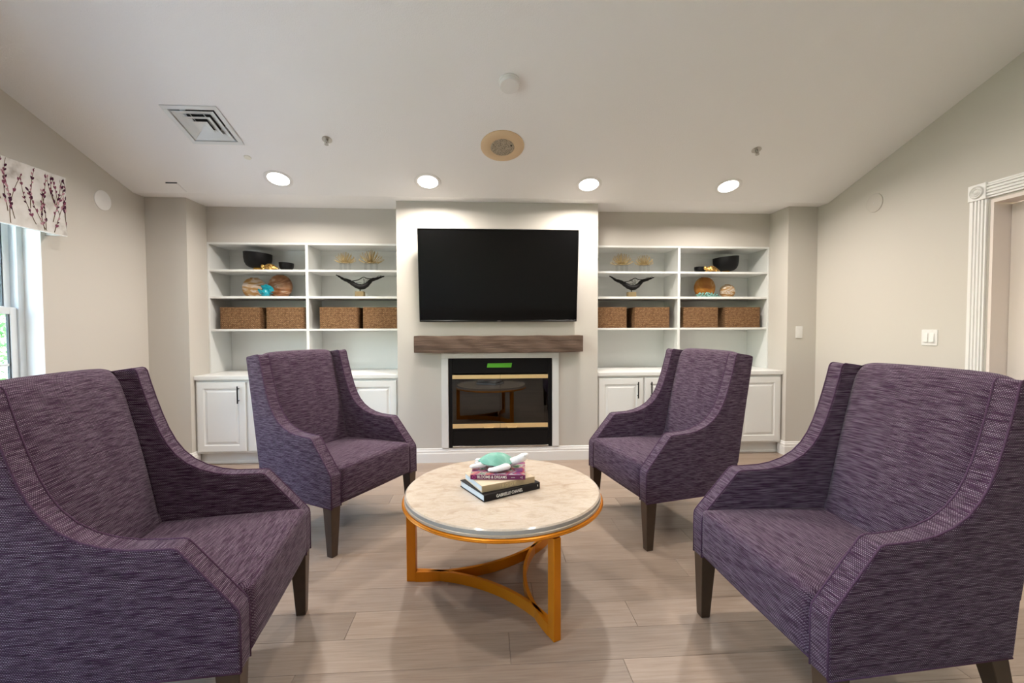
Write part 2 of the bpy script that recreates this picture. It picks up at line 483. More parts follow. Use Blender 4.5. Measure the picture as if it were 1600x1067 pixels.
def crackle():
    m = mat('mint_crackle_glaze', (.3, .6, .48), .42, spec=.4)
    n, l, b = nodes(m)
    tc = n.new('ShaderNodeTexCoord')
    vo = n.new('ShaderNodeTexVoronoi'); vo.feature = 'DISTANCE_TO_EDGE'; vo.inputs['Scale'].default_value = 26
    l.new(tc.outputs['Object'], vo.inputs['Vector'])
    r = ramp(n, [(0, (.19, .44, .355)), (.06, (.16, .405, .32)), (.5, (.14, .375, .295))])
    l.new(vo.outputs['Distance'], r.inputs['Fac'])
    l.new(r.outputs['Color'], b.inputs['Base Color'])
    return m
M['crackle'] = crackle()

def floral():
    m = mat('printed_blooms', (.5, .5, .5), .35, spec=.5)
    n, l, b = nodes(m)
    tc = n.new('ShaderNodeTexCoord')
    nz = n.new('ShaderNodeTexNoise'); nz.inputs['Scale'].default_value = 15; nz.inputs['Detail'].default_value = 2; nz.inputs['Distortion'].default_value = 1.2
    l.new(tc.outputs['Object'], nz.inputs['Vector'])
    r = ramp(n, [(.30, (.02, .06, .03)), (.38, (.08, .16, .06)), (.44, (.40, .40, .42)), (.50, (.45, .11, .07)), (.55, (.26, .03, .14)), (.60, (.12, .015, .15)), (.68, (.42, .40, .38))])
    l.new(nz.outputs['Fac'], r.inputs['Fac']); l.new(r.outputs['Color'], b.inputs['Base Color'])
    return m
M['floral'] = floral()
def fabric_cream():
    m = mat('valance_cloth', (.62, .60, .57), .85, spec=.2, bump=(500, .2, .001))
    n, l, b = nodes(m)
    tc = n.new('ShaderNodeTexCoord')
    nz = n.new('ShaderNodeTexNoise'); nz.inputs['Scale'].default_value = 9; nz.inputs['Detail'].default_value = 3
    l.new(tc.outputs['Object'], nz.inputs['Vector'])
    r = ramp(n, [(.30, (.36, .33, .30)), (.45, (.58, .56, .53)), (.6, (.64, .62, .60))])
    l.new(nz.outputs['Fac'], r.inputs['Fac']); l.new(r.outputs['Color'], b.inputs['Base Color'])
    return m
M['cloth'] = fabric_cream()
M['bud_dark'] = mat('print_plum', (.055, .015, .035), .85, spec=.1)
M['bud_mid'] = mat('print_mauve', (.19, .06, .10), .85, spec=.1)
M['bud_pale'] = mat('print_rose', (.42, .24, .28), .85, spec=.1)
M['stem_print'] = mat('print_twig', (.085, .055, .02), .85, spec=.1)

def pane_mat(name, tint, refl_rough=.0, mixf=None):
    m = bpy.data.materials.new(name); m.use_nodes = True
    n = m.node_tree.nodes; l = m.node_tree.links
    n.remove(n['Principled BSDF'])
    t = n.new('ShaderNodeBsdfTransparent'); t.inputs['Color'].default_value = (*tint, 1)
    g = n.new('ShaderNodeBsdfGlossy'); g.inputs['Roughness'].default_value = refl_rough
    lw = n.new('ShaderNodeLayerWeight'); lw.inputs['Blend'].default_value = .5
    pw = n.new('ShaderNodeMath'); pw.operation = 'POWER'; pw.inputs[1].default_value = 5
    l.new(lw.outputs['Facing'], pw.inputs[0])
    mm = n.new('ShaderNodeMath'); mm.operation = 'MULTIPLY_ADD'; mm.use_clamp = True
    k = mixf or 1.0
    mm.inputs[1].default_value = .96*k; mm.inputs[2].default_value = .04*k
    l.new(pw.outputs[0], mm.inputs[0])
    mx = n.new('ShaderNodeMixShader')
    l.new(mm.outputs[0], mx.inputs[0])
    l.new(t.outputs[0], mx.inputs[1]); l.new(g.outputs[0], mx.inputs[2])
    l.new(mx.outputs[0], n['Material Output'].inputs['Surface'])
    return m
M['glass'] = pane_mat('window_glass', (.96, .98, .98))
M['fire_glass'] = pane_mat('smoked_fire_glass', (.25, .24, .23), .012, 2.6)
M['acrylic'] = pane_mat('clear_acrylic', (.975, .98, .98))
def emit(name, col, s):
    m = bpy.data.materials.new(name); m.use_nodes = True
    n, l = m.node_tree.nodes, m.node_tree.links
    b = n['Principled BSDF']
    b.inputs['Base Color'].default_value = (.9, .9, .9, 1)
    b.inputs['Emission Color'].default_value = (*col, 1); b.inputs['Emission Strength'].default_value = s
    return m
M['lamp'] = emit('lit_diffuser', (1, .96, .9), 6.0)
def leaf_mat():
    m = mat('leaf', (.10, .30, .08), .6, var=(2.5, .5))
    n, l, b = nodes(m)
    return m
M['leaf'] = leaf_mat()

# ================================================================== THE SHELL
# floor
fl = struct(MB().box(XL-.2, XR+.2, YREAR, YN, -.12, -.008).build('floor', M['subfloor']))
PW, PL, GAP = .175, 1.22, .0005
def plank_mesh(length):
    return MB().box(GAP, length-GAP, GAP, PW-GAP, -.008, 0).build('plank', M['plank'], bevel=.0007, seg=1, mesh_only=True)
full = plank_mesh(PL)
row = -28
y = 1.794+PW*row
offs = [0, .42, .83, .21, .64, 1.03, .33, .9, .12, .55]
while y < YCOL+.32:
    if y+PW > YREAR:
        x = XL - offs[row % 10]
        while x < XR:
            a, b = max(x, XL), min(x+PL, XR)
            if b-a > .02:
                me = full if (b-a) > PL-1e-6 else plank_mesh(b-a)
                o = bpy.data.objects.new('plank', me); COL.objects.link(o)
                o.parent = fl; o.location = (a, y, 0)
            x += PL
    row += 1; y = 1.794+PW*row

# ceiling: flat strip over the back, the slope, and the flat ridge behind the camera
T = .12
prof = [(YN+.1, H), (YK, H), (YTOP, ZTOP), (YREAR-.1, ZTOP)]
vc = sum((on_ceiling(*q) for q in ((247, 161), (334.5, 164.5), (383, 228.5), (305, 224))), Vector())/4
VH = .15                                   # half size of the opening for the air diffuser
vdy = VH*math.cos(math.atan(SL))
def cz(y): return H if y >= YK else (ZTOP if y <= YTOP else H+SL*(YK-y))
mb = MB()
def strip(ys, x0, x1):
    low = [(a, cz(a)) for a in ys]; up = [(a, cz(a)+T) for a in reversed(ys)]
    mb.prism(low+up, lambda a, b: (x0, a, b), lambda a, b: (x1, a, b))
strip([YN+.1, YK, vc.y+vdy], XL-.25, XR+.25)
strip([vc.y-vdy, YTOP, YREAR-.1], XL-.25, XR+.25)
strip([vc.y+vdy, vc.y-vdy], XL-.25, vc.x-VH)
strip([vc.y+vdy, vc.y-vdy], vc.x+VH, XR+.25)
struct(mb.build('ceiling', M['ceil']))

def wall_profile(y0, y1):
    # a side wall's outline between y0 and y1 up to the ceiling
    pts = [(y0, 0), (y1, 0)]
    tops = [y for y in (YK, YTOP) if y0 < y < y1]
    def zc(y): return H if y >= YK else (ZTOP if y <= YTOP else H+SL*(YK-y))
    pts += [(y1, zc(y1))] + [(y, zc(y)) for y in tops] + [(y0, zc(y0))]
    return pts
def zceil(y): return H if y >= YK else (ZTOP if y <= YTOP else H+SL*(YK-y))
# left wall with the window opening
WY0, WY1, WZ0, WZ1 = 1.90, 3.222, .72, 2.12
VY0_, VY1_ = -2.7, .75          # second window beside the camera, out of view, added for more daylight
WT = .20
mb = MB()
f0 = lambda a, b: (XL-WT, a, b)
f1 = lambda a, b: (XL, a, b)
mb.prism(wall_profile(YREAR, VY0_), f0, f1); mb.prism(wall_profile(VY1_, WY0), f0, f1); mb.prism(wall_profile(WY1, YN), f0, f1)
for (a_, b_) in ((WY0, WY1), (VY0_, VY1_)):
    mb.prism([(a_, 0), (b_, 0), (b_, WZ0), (a_, WZ0)], f0, f1)
    pr = [(a_, WZ1), (b_, WZ1), (b_, zceil(b_))] + ([(YTOP, ZTOP)] if a_ < YTOP < b_ else []) + [(a_, zceil(a_))]
    mb.prism(pr, f0, f1)
struct(mb.build('wall_left', M['wall']))
# right wall with the door opening
DY0, DY1, DZ = 1.84, 2.674, 2.083
mb = MB()
f0 = lambda a, b: (XR, a, b)
f1 = lambda a, b: (XR+WT, a, b)
mb.prism(wall_profile(YREAR, DY0), f0, f1); mb.prism(wall_profile(DY1, YN), f0, f1)
mb.prism([(DY0, DZ), (DY1, DZ), (DY1, zceil(DY1)), (DY0, zceil(DY0))], f0, f1)
struct(mb.build('wall_right', M['wall']))
struct(MB().box(XL, XR, YREAR-.1, YREAR, 0, ZTOP).build('wall_rear', M['wall']))
# back wall: rear sheet plus the headers above the niches
mb = MB()
mb.box(XL, XR, YN+.012, YN+.1, 0, H)
mb.box(XLC, XBL, YBACK, YN+.012, ZN+.02, H)
mb.box(XBR, XRC, YBACK, YN+.012, ZN+.02, H)
struct(mb.build('wall_back', M['wall']))
struct(MB().box(XL, XLC, YCOL, YN+.012, 0, H).build('wall_left_column', M['wall']))
struct(MB().box(XRC, XR, YCOL, YN+.012, 0, H).build('wall_right_column', M['wall']))
# chimney breast with the firebox opening
FX0, FX1, FZ0, FZ1 = -.335, .643, .135, .98
mb = MB()
mb.box(XBL, FX0, YBR, YN+.012, 0, H); mb.box(FX1, XBR, YBR, YN+.012, 0, H)
mb.box(FX0, FX1, YBR, YN+.012, FZ1, H); mb.box(FX0, FX1, YBR, YN+.012, 0, FZ0)
struct(mb.build('wall_chimney_breast', M['wall']))

# baseboards: swept moulding along a floor line; side = direction it projects
BPROF = [(0, 0), (.016, 0), (.016, .085), (.013, .092), (.013, .108), (.008, .118), (.006, .13), (0, .135)]
def baseboard(name, pts):
    # pts: list of (x, y), the room is on the right-hand side while walking along them
    vs_ = []; fs_ = []; P = [Vector((a, b)) for a, b in pts]; m = len(BPROF)
    for i, p in enumerate(P):
        d0 = (P[i]-P[i-1]).normalized() if i > 0 else None
        d1 = (P[i+1]-P[i]).normalized() if i < len(P)-1 else None
        n0 = Vector((d0.y, -d0.x)) if d0 else None
        n1 = Vector((d1.y, -d1.x)) if d1 else None
        if n0 is None: nn = n1
        elif n1 is None: nn = n0
        else:
            nn = n0+n1; nn = nn/(nn.dot(n0))
        for (dx, z) in BPROF: vs_.append((p.x+nn.x*dx, p.y+nn.y*dx, z))
    for i in range(len(P)-1):
        for k in range(m):
            l = (k+1) % m
            fs_.append((i*m+k, i*m+l, (i+1)*m+l, (i+1)*m+k))
    fs_.append(tuple(range(m))); fs_.append(tuple((len(P)-1)*m+k for k in range(m)))
    o = MB().add(vs_, fs_).build(name, M['trim'])
    return struct(o)
YCAB = 4.222
baseboard('baseboard_left', [(XL, YREAR), (XL, YCOL), (XLC, YCOL), (XLC, YCAB+.03)])
baseboard('baseboard_right', [(XRC, YCAB+.03), (XRC, YCOL), (XR, YCOL), (XR, DY1+.125)])
baseboard('baseboard_front_right', [(XR, DY0-.125), (XR, YREAR)])
baseboard('baseboard_back', [(XBL, YBR+.05), (XBL, YBR), (XBR, YBR), (XBR, YBR+.05)])

# ------------------------------------------------------------------ window
def window(name, WY0, WY1):
    root = struct(empty(name, (XL-.16, (WY0+WY1)/2, WZ0)))
    bx, by, bz = root.location
    def part(name, boxes, m, parent=root, bev=.003):
        mb = MB()
        for (x0, x1, y0, y1, z0, z1) in boxes: mb.box(x0-bx, x1-bx, y0-by, y1-by, z0-bz, z1-bz)
        return mb.build(name, m, parent, bevel=bev, seg=1)
    X0, X1 = XL-.20, XL-.115
    g = .003
    part('window_frame', [(X0, X1, WY0, WY0+.045, WZ0, WZ1), (X0, X1, WY1-.045, WY1, WZ0, WZ1),
                          (X0, X1, WY0+.045, WY1-.045, WZ0, WZ0+.04), (X0, X1, WY0+.045, WY1-.045, WZ1-.04, WZ1)], M['alu'])
    ZM = 1.40
    def sash(x0, x1, z0, z1, mid):
        a, b = WY0+.047, WY1-.047
        s = part('sash', [(x0, x1, a, a+.042, z0, z1), (x0, x1, b-.042, b, z0, z1),
                          (x0, x1, a+.042, b-.042, z0, z0+.05), (x0, x1, a+.042, b-.042, z1-.045, z1)], M['alu'])
        xm = (x0+x1)/2
        part('gasket', [(xm-.008, xm+.008, b-.050, b-.0425, z0+.05, z1-.045), (xm-.008, xm+.008, a+.0425, a+.050, z0+.05, z1-.045)], M['dark_gasket'], s, 0)
        part('muntin', [(xm-.007, xm+.007, a+.05, b-.05, mid-.008, mid+.008)], M['alu'], s, .002)
        for q in (1/3, 2/3):
            yy = a+.05+(b-a-.1)*q
            part('muntin', [(xm-.0068, xm+.0068, yy-.008, yy+.008, z0+.05, z1-.045)], M['alu'], s, .002)
        part('glass_pane', [(xm-.002, xm+.002, a+.05, b-.05, z0+.05, z1-.045)], M['glass'], s, 0)
    sash(XL-.185, XL-.16, ZM-.03, WZ1-.042, 1.70)
    sash(XL-.155, XL-.125, WZ0+.042, ZM+.012, 1.03)
    part('sash_lock', [(XL-.150, XL-.128, (WY0+WY1)/2-.035, (WY0+WY1)/2+.035, ZM+.0125, ZM+.03)], M['alu'])
    part('window_sill', [(XL-.115, XL+.03, WY0-.04, WY1+.04, WZ0-.03, WZ0-.0005)], M['white'], root, .006)
    # white painted returns of the opening
    part('window_reveal', [(XL-.115, XL+.001, WY1-.006, WY1, WZ0, WZ1), (XL-.115, XL+.001, WY0, WY0+.006, WZ0, WZ1),
                           (XL-.115, XL+.001, WY0+.006, WY1-.006, WZ1-.006, WZ1)], M['white'], root, 0)
window('window_1', WY0, WY1)
window('window_added', VY0_, VY1_)

# valance
def valance():
    VX, VY0, VY1, VZ0, VZ1 = -2.885, 1.82, 3.272, 1.912, 2.312
    root = tag(empty('window_valance', (XL, (VY0+VY1)/2, VZ0)), 'cream box valance printed with plum blossom twigs over the window', 'valance')
    bx, by, bz = root.location
    mb = MB()
    d = VX-bx; a = VY0-by; b = VY1-by; h = VZ1-VZ0
    mb.box(0, d-.02, a, a+.02, 0, h); mb.box(0, d-.02, b-.02, b, 0, h)
    mb.box(d-.02, d, a, b, 0, h); mb.box(0, d-.02, a+.02, b-.02, h-.02, h)
    mb.build('valance_box', M['cloth'], root, bevel=.004)
    mb = MB(); mb.box(d-.022, d+.001, a+.002, b-.002, -.004, .001)
    mb.build('hem', M['white'], root)
    # printed twigs: flat shapes lying on the cloth
    rnd = random.Random(3)
    xs = d+.0006
    stem = MB(); buds = {k: MB() for k in ('bud_dark', 'bud_mid', 'bud_pale')}
    def clampz(z): return min(max(z, .006), h-.006)
    def flat_strip(pts, wd):
        vs_ = []; fs_ = []
        for i, p in enumerate(pts):
            t = pts[min(i+1, len(pts)-1)]-pts[max(i-1, 0)]; t.normalize()
            q = Vector((-t.y, t.x))*wd*(1-.5*i/len(pts))
            for s_ in (1, -1):
                pp = p+q*s_
                vs_.append((xs, min(max(pp.x, a+.004), b-.004), clampz(pp.y)))
        for i in range(len(pts)-1): fs_.append((2*i, 2*i+1, 2*i+3, 2*i+2))
        stem.add(vs_, fs_)
    def bud(p, ang, L, key):
        vs_ = []
        for k in range(8):
            t = 2*PI*k/8
            ex, ey = math.cos(t)*L*(1.15 if math.cos(t) > 0 else .9), math.sin(t)*L*.55
            vs_.append((xs+.0004+rnd.random()*.0004, min(max(p.x+ex*math.cos(ang)-ey*math.sin(ang), a+.004), b-.004),
                        clampz(p.y+ex*math.sin(ang)+ey*math.cos(ang))))
        buds[key].add(vs_, [tuple(range(8))])
    yy = b-.015
    while yy > a+.05:
        for br in range(4 if yy > b-.16 else 2):
            p = Vector((yy-rnd.uniform(-.02, .05), rnd.uniform(-.02, .22)))
            ang = R(90)+rnd.uniform(-.25, .65)
            pts = [p.copy()]
            bend = rnd.uniform(-.05, .05)
            n_ = int(rnd.uniform(9, 15))
            for i in range(n_):
                ang += bend+rnd.uniform(-.09, .09)
                p = p+Vector((math.cos(ang), math.sin(ang)))*.027
                pts.append(p.copy())
                if p.y > h-.03: break
                if i > 0:
                    for s_ in (1, -1):
                        if rnd.random() < .50:
                            aa = ang+s_*rnd.uniform(.25, .7)
                            q = p+Vector((math.cos(aa), math.sin(aa)))*.008
                            bud(q, aa, rnd.uniform(.008, .0145), rnd.choice(['bud_dark', 'bud_mid', 'bud_mid', 'bud_pale', 'bud_dark']))
            flat_strip(pts, .0028)
        yy -= rnd.uniform(.055, .10)
    o = stem.build('printed_twigs', M['stem_print'], root); o['kind'] = 'stuff'
    for k, m_ in buds.items():
        o = m_.build('printed_buds', M[k], root); o['kind'] = 'stuff'
valance()

# ------------------------------------------------------------------ door and casing in the right wall
def door():
    root = struct(empty('door_1', (XR+.12, (DY0+DY1)/2, 0)))
    bx, by, bz = root.location
    mp = lambda a, b, c: (b, a, c)        # panel x -> world y, depth -> world x
    w2 = (DY1-DY0)/2-.022
    # slab in five pieces: stiles and rails, and two recessed panels
    mb = MB()
    st = .115
    mb.box(0, .035, -w2, -w2+st, .008, DZ-.03); mb.box(0, .035, w2-st, w2, .008, DZ-.03)
    for z0, z1 in ((.008, .24), (.92, 1.07), (1.86, DZ-.03)): mb.box(0, .035, -w2+st, w2-st, z0, z1)
    mb.build('door_slab', M['door'], root, bevel=.004)
    for z0, z1 in ((.24, .92), (1.07, 1.86)):
        r = [(-w2+st, w2-st, z0, z1, .013), (-w2+st+.02, w2-st-.02, z0+.02, z1-.02, .013), (-w2+st+.045, w2-st-.045, z0+.045, z1-.045, .004)]
        MB().nest([(a, b, c, d, e) for a, b, c, d, e in r], mp, .03).build('door_panel', M['door'], root)
    mb = MB()
    mb.box(-.119, .08, w2+.003, w2+.022, 0, DZ); mb.box(-.119, .08, -w2-.022, -w2-.003, 0, DZ)
    mb.box(-.119, .08, -w2-.003, w2+.003, DZ-.022, DZ)
    mb.build('door_jamb', M['door'], root)
    mb = MB(); mb.lathe([(.0, 0), (.026, 0), (.026, .008), (.012, .012), (.012, .035), (.026, .045), (.030, .06), (.02, .075), (0, .078)], 20)
    hd = mb.build('door_handle', M['steel'], root, smooth=40)
    hd.rotation_euler = (0, R(-90), 0); hd.location = (0, -w2+.065, 1.0)
door()
def fluted(mb, length, wd, fn, t0=.010, t1=.020, flutes=4):
    # cross-section across the casing: flat with raised reeds
    poly = [(0, 0)]
    n = 4*flutes
    poly.append((0, t0+.004)); poly.append((.010, t0+.004))
    inner = wd-.02
    for i in range(flutes):
        x0 = .010+inner*i/flutes; ww = inner/flutes
        poly += [(x0+ww*.08, t0), (x0+ww*.25, t1), (x0+ww*.75, t1), (x0+ww*.92, t0)]
    poly += [(wd-.010, t0+.004), (wd, t0+.004), (wd, 0)]
    mb.prism(poly, lambda a, b: fn(a, b, 0), lambda a, b: fn(a, b, length))
CW = .100
def casing():
    root = struct(empty('trim_1', (XR, (DY0+DY1)/2, 0)))
    by = root.location.y
    for (name, ya) in (('casing_leg', DY1+.012), ('casing_leg', DY0-.012-CW)):
        mb = MB(); fluted(mb, DZ+.012, CW, lambda a, b, t, ya=ya: (-b, ya-by+a, t)); mb.build(name, M['trim'], root)
    mb = MB(); fluted(mb, DY1-DY0+.024, CW, lambda a, b, t: (-b, DY0-.012-by+t, DZ+.013+a)); mb.build('casing_head', M['trim'], root)
    for ya in (DY1+.012, DY0-.012-CW):
        yc = ya-by+CW/2; zc_ = DZ+.013+CW/2
        mb = MB(); mb.box(-.026, 0, yc-.053, yc+.053, zc_-.053, zc_+.053)
        ro = mb.build('rosette_block', M['trim'], root, bevel=.003)
        mb = MB(); mb.lathe([(0, 0), (.042, 0), (.042, .004), (.036, .010), (.032, .004), (.026, .003), (.022, .010), (.016, .004), (.010, .010), (0, .012)], 32)
        rr = mb.build('rosette_rings', M['trim'], ro, smooth=50); rr.location = (-.0255, yc, zc_); rr.rotation_euler = (0, R(-90), 0)
casing()

# ================================================================== BUILT-INS
def shelf_unit(x0, x1, xd, name_label):
    """bookcase set into the niche; x0..x1 its width, xd the divider"""
    root = tag(empty('built_in_bookcase', ((x0+x1)/2, YBACK, .833)), name_label, 'bookcase')
    bx, by, bz = root.location
    def bxp(name, a, b, c, d, e, f, bev=.0015):
        return MB().box(a-bx, b-bx, c-by, d-by, e-bz, f-bz).build(name, M['shelf'], root, bevel=bev, seg=1)
    YF = YBACK-.004
    z0 = .8335
    bxp('side_panel', x0, x0+.016, YF, YN, z0, ZN); bxp('side_panel', x1-.016, x1, YF, YN, z0, ZN)
    bxp('back_panel', x0+.016, x1-.016, YN, YN+.011, z0, ZN, 0)
    bxp('top_panel', x0, x1, YF, YN, ZN, ZN+.0195)
    bxp('divider', xd-.014, xd+.014, YF+.001, YN, z0, ZN)
    for (a, b) in ((x0+.016, xd-.014), (xd+.014, x1-.016)):
        for zt, th in ((1.840, .021), (1.582, .023), (1.262, .020)):
            bxp('shelf', a, b, YF+.002, YN, zt-th, zt)
        bxp('cleat', a, b, YN-.012, YN, ZN-.055, ZN, 0)
    return root
SHZ = (1.840, 1.582, 1.262)
XDL, XDR = -1.725, 2.0065
shelf_unit(XLC, XBL, XDL, 'white built-in shelves on the window side of the chimney breast')
shelf_unit(XBR, XRC, XDR, 'white built-in shelves on the door side of the chimney breast')
CT0, CT1 = .793, .833
YCT = 4.197
for (a, b, lab) in ((XLC, XBL, 'white countertop under the shelves on the window side'), (XBR, XRC, 'white countertop under the shelves on the door side')):
    o = empty('countertop', ((a+b)/2, YCT, CT0)); tag(o, lab, 'countertop', None)
    h2 = (b-a)/2
    MB().box(-h2, h2, 0, YN-YCT, 0, CT1-CT0).build('slab', M['white'], o, bevel=.006)
def raised_panel_door(w, h, hinge_left):
    r = [(0, w, 0, h, -.001), (.0, w, 0, h, -.016), (.004, w-.004, .004, h-.004, -.020), (.058, w-.058, .058, h-.058, -.020),
         (.066, w-.066, .066, h-.066, -.011), (.074, w-.074, .074, h-.074, -.011), (.092, w-.092, .092, h-.092, -.019)]
    return MB().nest(r, lambda a, b, c: (a, b, c), 0)
def cabinet(x0, x1, label):
    root = tag(empty('base_cabinet', ((x0+x1)/2, YCAB, 0)), label, 'cabinet', 'white base cabinets under the shelves')
    bx = root.location.x; hw = (x1-x0)/2
    mb = MB(); mb.box(-hw+.0005, hw-.0005, 0, .5, .11, CT0-.001)
    mb.build('carcass', M['white'], root, bevel=.002, seg=1)
    mb = MB(); mb.box(-hw+.001, hw-.001, .055, .5, 0, .11); mb.build('toe_kick', M['white'], root)
    mb = MB(); mb.box(-hw+.001, hw-.001, .043, .055, 0, .022); mb.build('shoe_moulding', M['white'], root, bevel=.004)
    dw = hw-.03
    for s in (-1, 1):
        xa = -hw+.020 if s < 0 else .010
        d = raised_panel_door(dw, .645, s < 0).build('cabinet_door', M['white'], root)
        d.location = (xa, 0, .128)
        hx = dw-.056 if s < 0 else .056
        mb = MB(); mb.tube([(0, -.030, -.08), (0, -.030, .08)], .0058, 10)
        for zz in (-.055, .055): mb.tube([(0, -.030, zz), (0, 0, zz)], .0045, 8)
        hd = mb.build('handle', M['black'], d, smooth=40); hd.location = (hx, -.0195, .53)
        hd['label'] = 'matte black bar pull'
XML, XMR = (XLC+XBL)/2, (XBR+XRC)/2
cabinet(XLC+.003, XML-.0005, 'white two-door cabinet against the window-side column')
cabinet(XML+.0005, XBL-.003, 'white two-door cabinet against the window side of the chimney breast')
cabinet(XBR+.003, XMR-.0005, 'white two-door cabinet against the door side of the chimney breast')
cabinet(XMR+.0005, XRC-.003, 'white two-door cabinet against the door-side column')

# ================================================================== FIREPLACE WALL
# mantel beam
mo = tag(MB().rbox((-.775, -.14, 0), (.775, 0, .155), .006, (60, 6, 8),
     lambda p: (p.x, p.y+.0025*math.sin(p.x*23+p.z*40)*(1 if p.y < -.07 else 0), p.z+.002*math.sin(p.x*17+1.3))).build('mantel_beam', M['beam'], smooth=40),
     'rough brown wooden mantel beam above the fireplace', 'mantel')
mo.location = (.140, YBR, 1.040)
# white surround
def surround():
    root = struct(empty('trim_2', (.155, YBR, .137)))
    x0, x1, z1 = -.401-.155, .709-.155, 1.032-.137
    def leg(name, xa, xb, za, zb):
        mb = MB(); mb.box(xa, xb, -.018, 0, za, zb); mb.build(name, M['white'], root, bevel=.004)
    leg('surround_leg', x0, FX0-.155-.002, 0, z1-.05); leg('surround_leg', FX1-.155+.002, x1, 0, z1-.05)
    leg('surround_head', x0, x1, z1-.05, z1)
surround()
def fireplace():
    root = tag(empty('fireplace_insert', (.154, YBR, FZ0)), 'black gas fireplace insert with brass strips and glass doors', 'fireplace')
    ox, oy, oz = root.location
    def part(name, boxes, m, bev=.002, parent=root):
        mb = MB()
        for a, b, c, d, e, f in boxes: mb.box(a-ox, b-ox, c-oy, d-oy, e-oz, f-oz)
        return mb.build(name, m, parent, bevel=bev, seg=1)
    a, b, c, d = FX0+.0015, FX1-.0015, FZ0+.0015, FZ1-.0015
    Y0, Y1 = YBR-.010, YBR+.03
    part('frame', [(a, a+.034, Y0, Y1, c, d), (b-.034, b, Y0, Y1, c, d), (a+.034, b-.034, Y0, Y1, .300, .316)], M['black'])
    part('top_panel', [(a+.034, b-.034, Y0, Y1, .838, d)], M['black'])
    part('bottom_panel', [(a+.034, b-.034, Y0+.004, Y1, c+.018, .298)], M['black'])
    part('floor_strip', [(a+.034, b-.034, Y0-.004, Y1, c, c+.014)], M['steel'], .001)
    part('firebox', [(a+.004, a+.02, Y1, YBR+.42, c, d), (b-.02, b-.004, Y1, YBR+.42, c, d), (a+.02, b-.02, YBR+.40, YBR+.42, c, d),
                     (a+.02, b-.02, Y1, YBR+.40, c, c+.02), (a+.02, b-.02, Y1, YBR+.40, d-.02, d)], M['firebox'], 0)
    xm = .150
    for xa, xb in ((-.303, xm-.001), (xm+.001, .605)):
        g = part('glass_door', [(xa, xb, YBR-.002, YBR+.004, .362, .786)], M['fire_glass'], 0)
        part('brass_strip', [(xa, xb, YBR-.008, YBR+.006, .787, .824)], M['brass'], .002, g)
        part('brass_strip', [(xa, xb, YBR-.008, YBR+.006, .319, .361)], M['brass'], .002, g)
        hx = xm-.115 if xa < 0 else xm+.115
        mb = MB()
        hx = (xm-.110 if xb < xm else xm+.112)
        mb.tube([(hx-.05-ox, YBR-.010-oy, .333-oz), (hx-.04-ox, YBR-.028-oy, .328-oz), (hx+.04-ox, YBR-.028-oy, .328-oz), (hx+.05-ox, YBR-.010-oy, .333-oz)], .006, 8)
        mb.build('door_pull', M['brass'], g, smooth=40)
    mb = MB()
    mb.prism([(.025, .893), (.255, .893), (.262, .935), (.032, .932)], lambda p, q: (p-ox, Y0-.0012-oy, q-oz), lambda p, q: (p-ox, Y0-oy, q-oz))
    o = mb.build('green_tape', M['green'], root); o['label'] = 'strip of bright green tape'
    # artificial logs behind the smoked glass
    for k, (p, q, r_) in enumerate((((-.15, .20, .19), (.45, .24, .20), .04), ((-.10, .14, .22), (.30, .26, .27), .035), ((.42, .13, .20), (.10, .25, .28), .033))):
        P0 = Vector((p[0]-ox, p[1], p[2]-oz)); P1 = Vector((q[0]-ox, q[1], q[2]-oz))
        MB().tube([P0.lerp(P1, i/6)+Vector((0, 0, .006*math.sin(i*2+k))) for i in range(7)], [r_*(.85+.15*math.sin(i*1.7+k)) for i in range(7)], 10).build('log', M['bark'], root, smooth=True)
fireplace()
def tv():
    tl, bl = Vector((-.590, 4.0, 2.155)), Vector((-.590, 4.1, 1.3255))
    root = tag(empty('television', (.139, YBR, 1.74)), 'large flat black television tilted forward above the mantel', 'television')
    wd = 1.458/2
    hgt = (tl-bl).length/2
    ctr = Vector((0, 4.05-YBR, 0))
    tilt = math.atan2(.1, .8295)
    def sub(name, mb, m, parent=root, **k):
        rot = Matrix.Rotation(tilt, 4, 'X')
        mb.v = [tuple(rot @ Vector(p) + ctr) for p in mb.v]
        return mb.build(name, m, parent, **k)
    b = .007
    mb = MB()
    mb.box(-wd, -wd+b, -.004, .03, -hgt, hgt); mb.box(wd-b, wd, -.004, .03, -hgt, hgt)
    mb.box(-wd+b, wd-b, -.004, .03, hgt-b, hgt); mb.box(-wd+b, wd-b, -.004, .03, -hgt, -hgt+.012)
    sub('bezel', mb, M['black'], bevel=.0015, seg=1)
    sub('screen', MB().box(-wd+b, wd-b, -.001, .012, -hgt+.012, hgt-b), M['screen'])
    sub('rear_housing', MB().box(-wd*.7, wd*.7, .030, .050, -hgt*.7, hgt*.5), M['black'], bevel=.004)
    MB().box(-.012, .012, 0, .001, -.0025, .0025)
    sub('maker_mark', MB().box(-.016, .016, -.0046, -.004, -hgt+.004, -hgt+.008), M['steel'])
    MB().box(-.3, -.25, -.075, 0, -.16, .14).box(.25, .3, -.075, 0, -.16, .14).box(-.33, .33, -.02, 0, -.05, .05).build('wall_mount', M['black'], root)
tv()

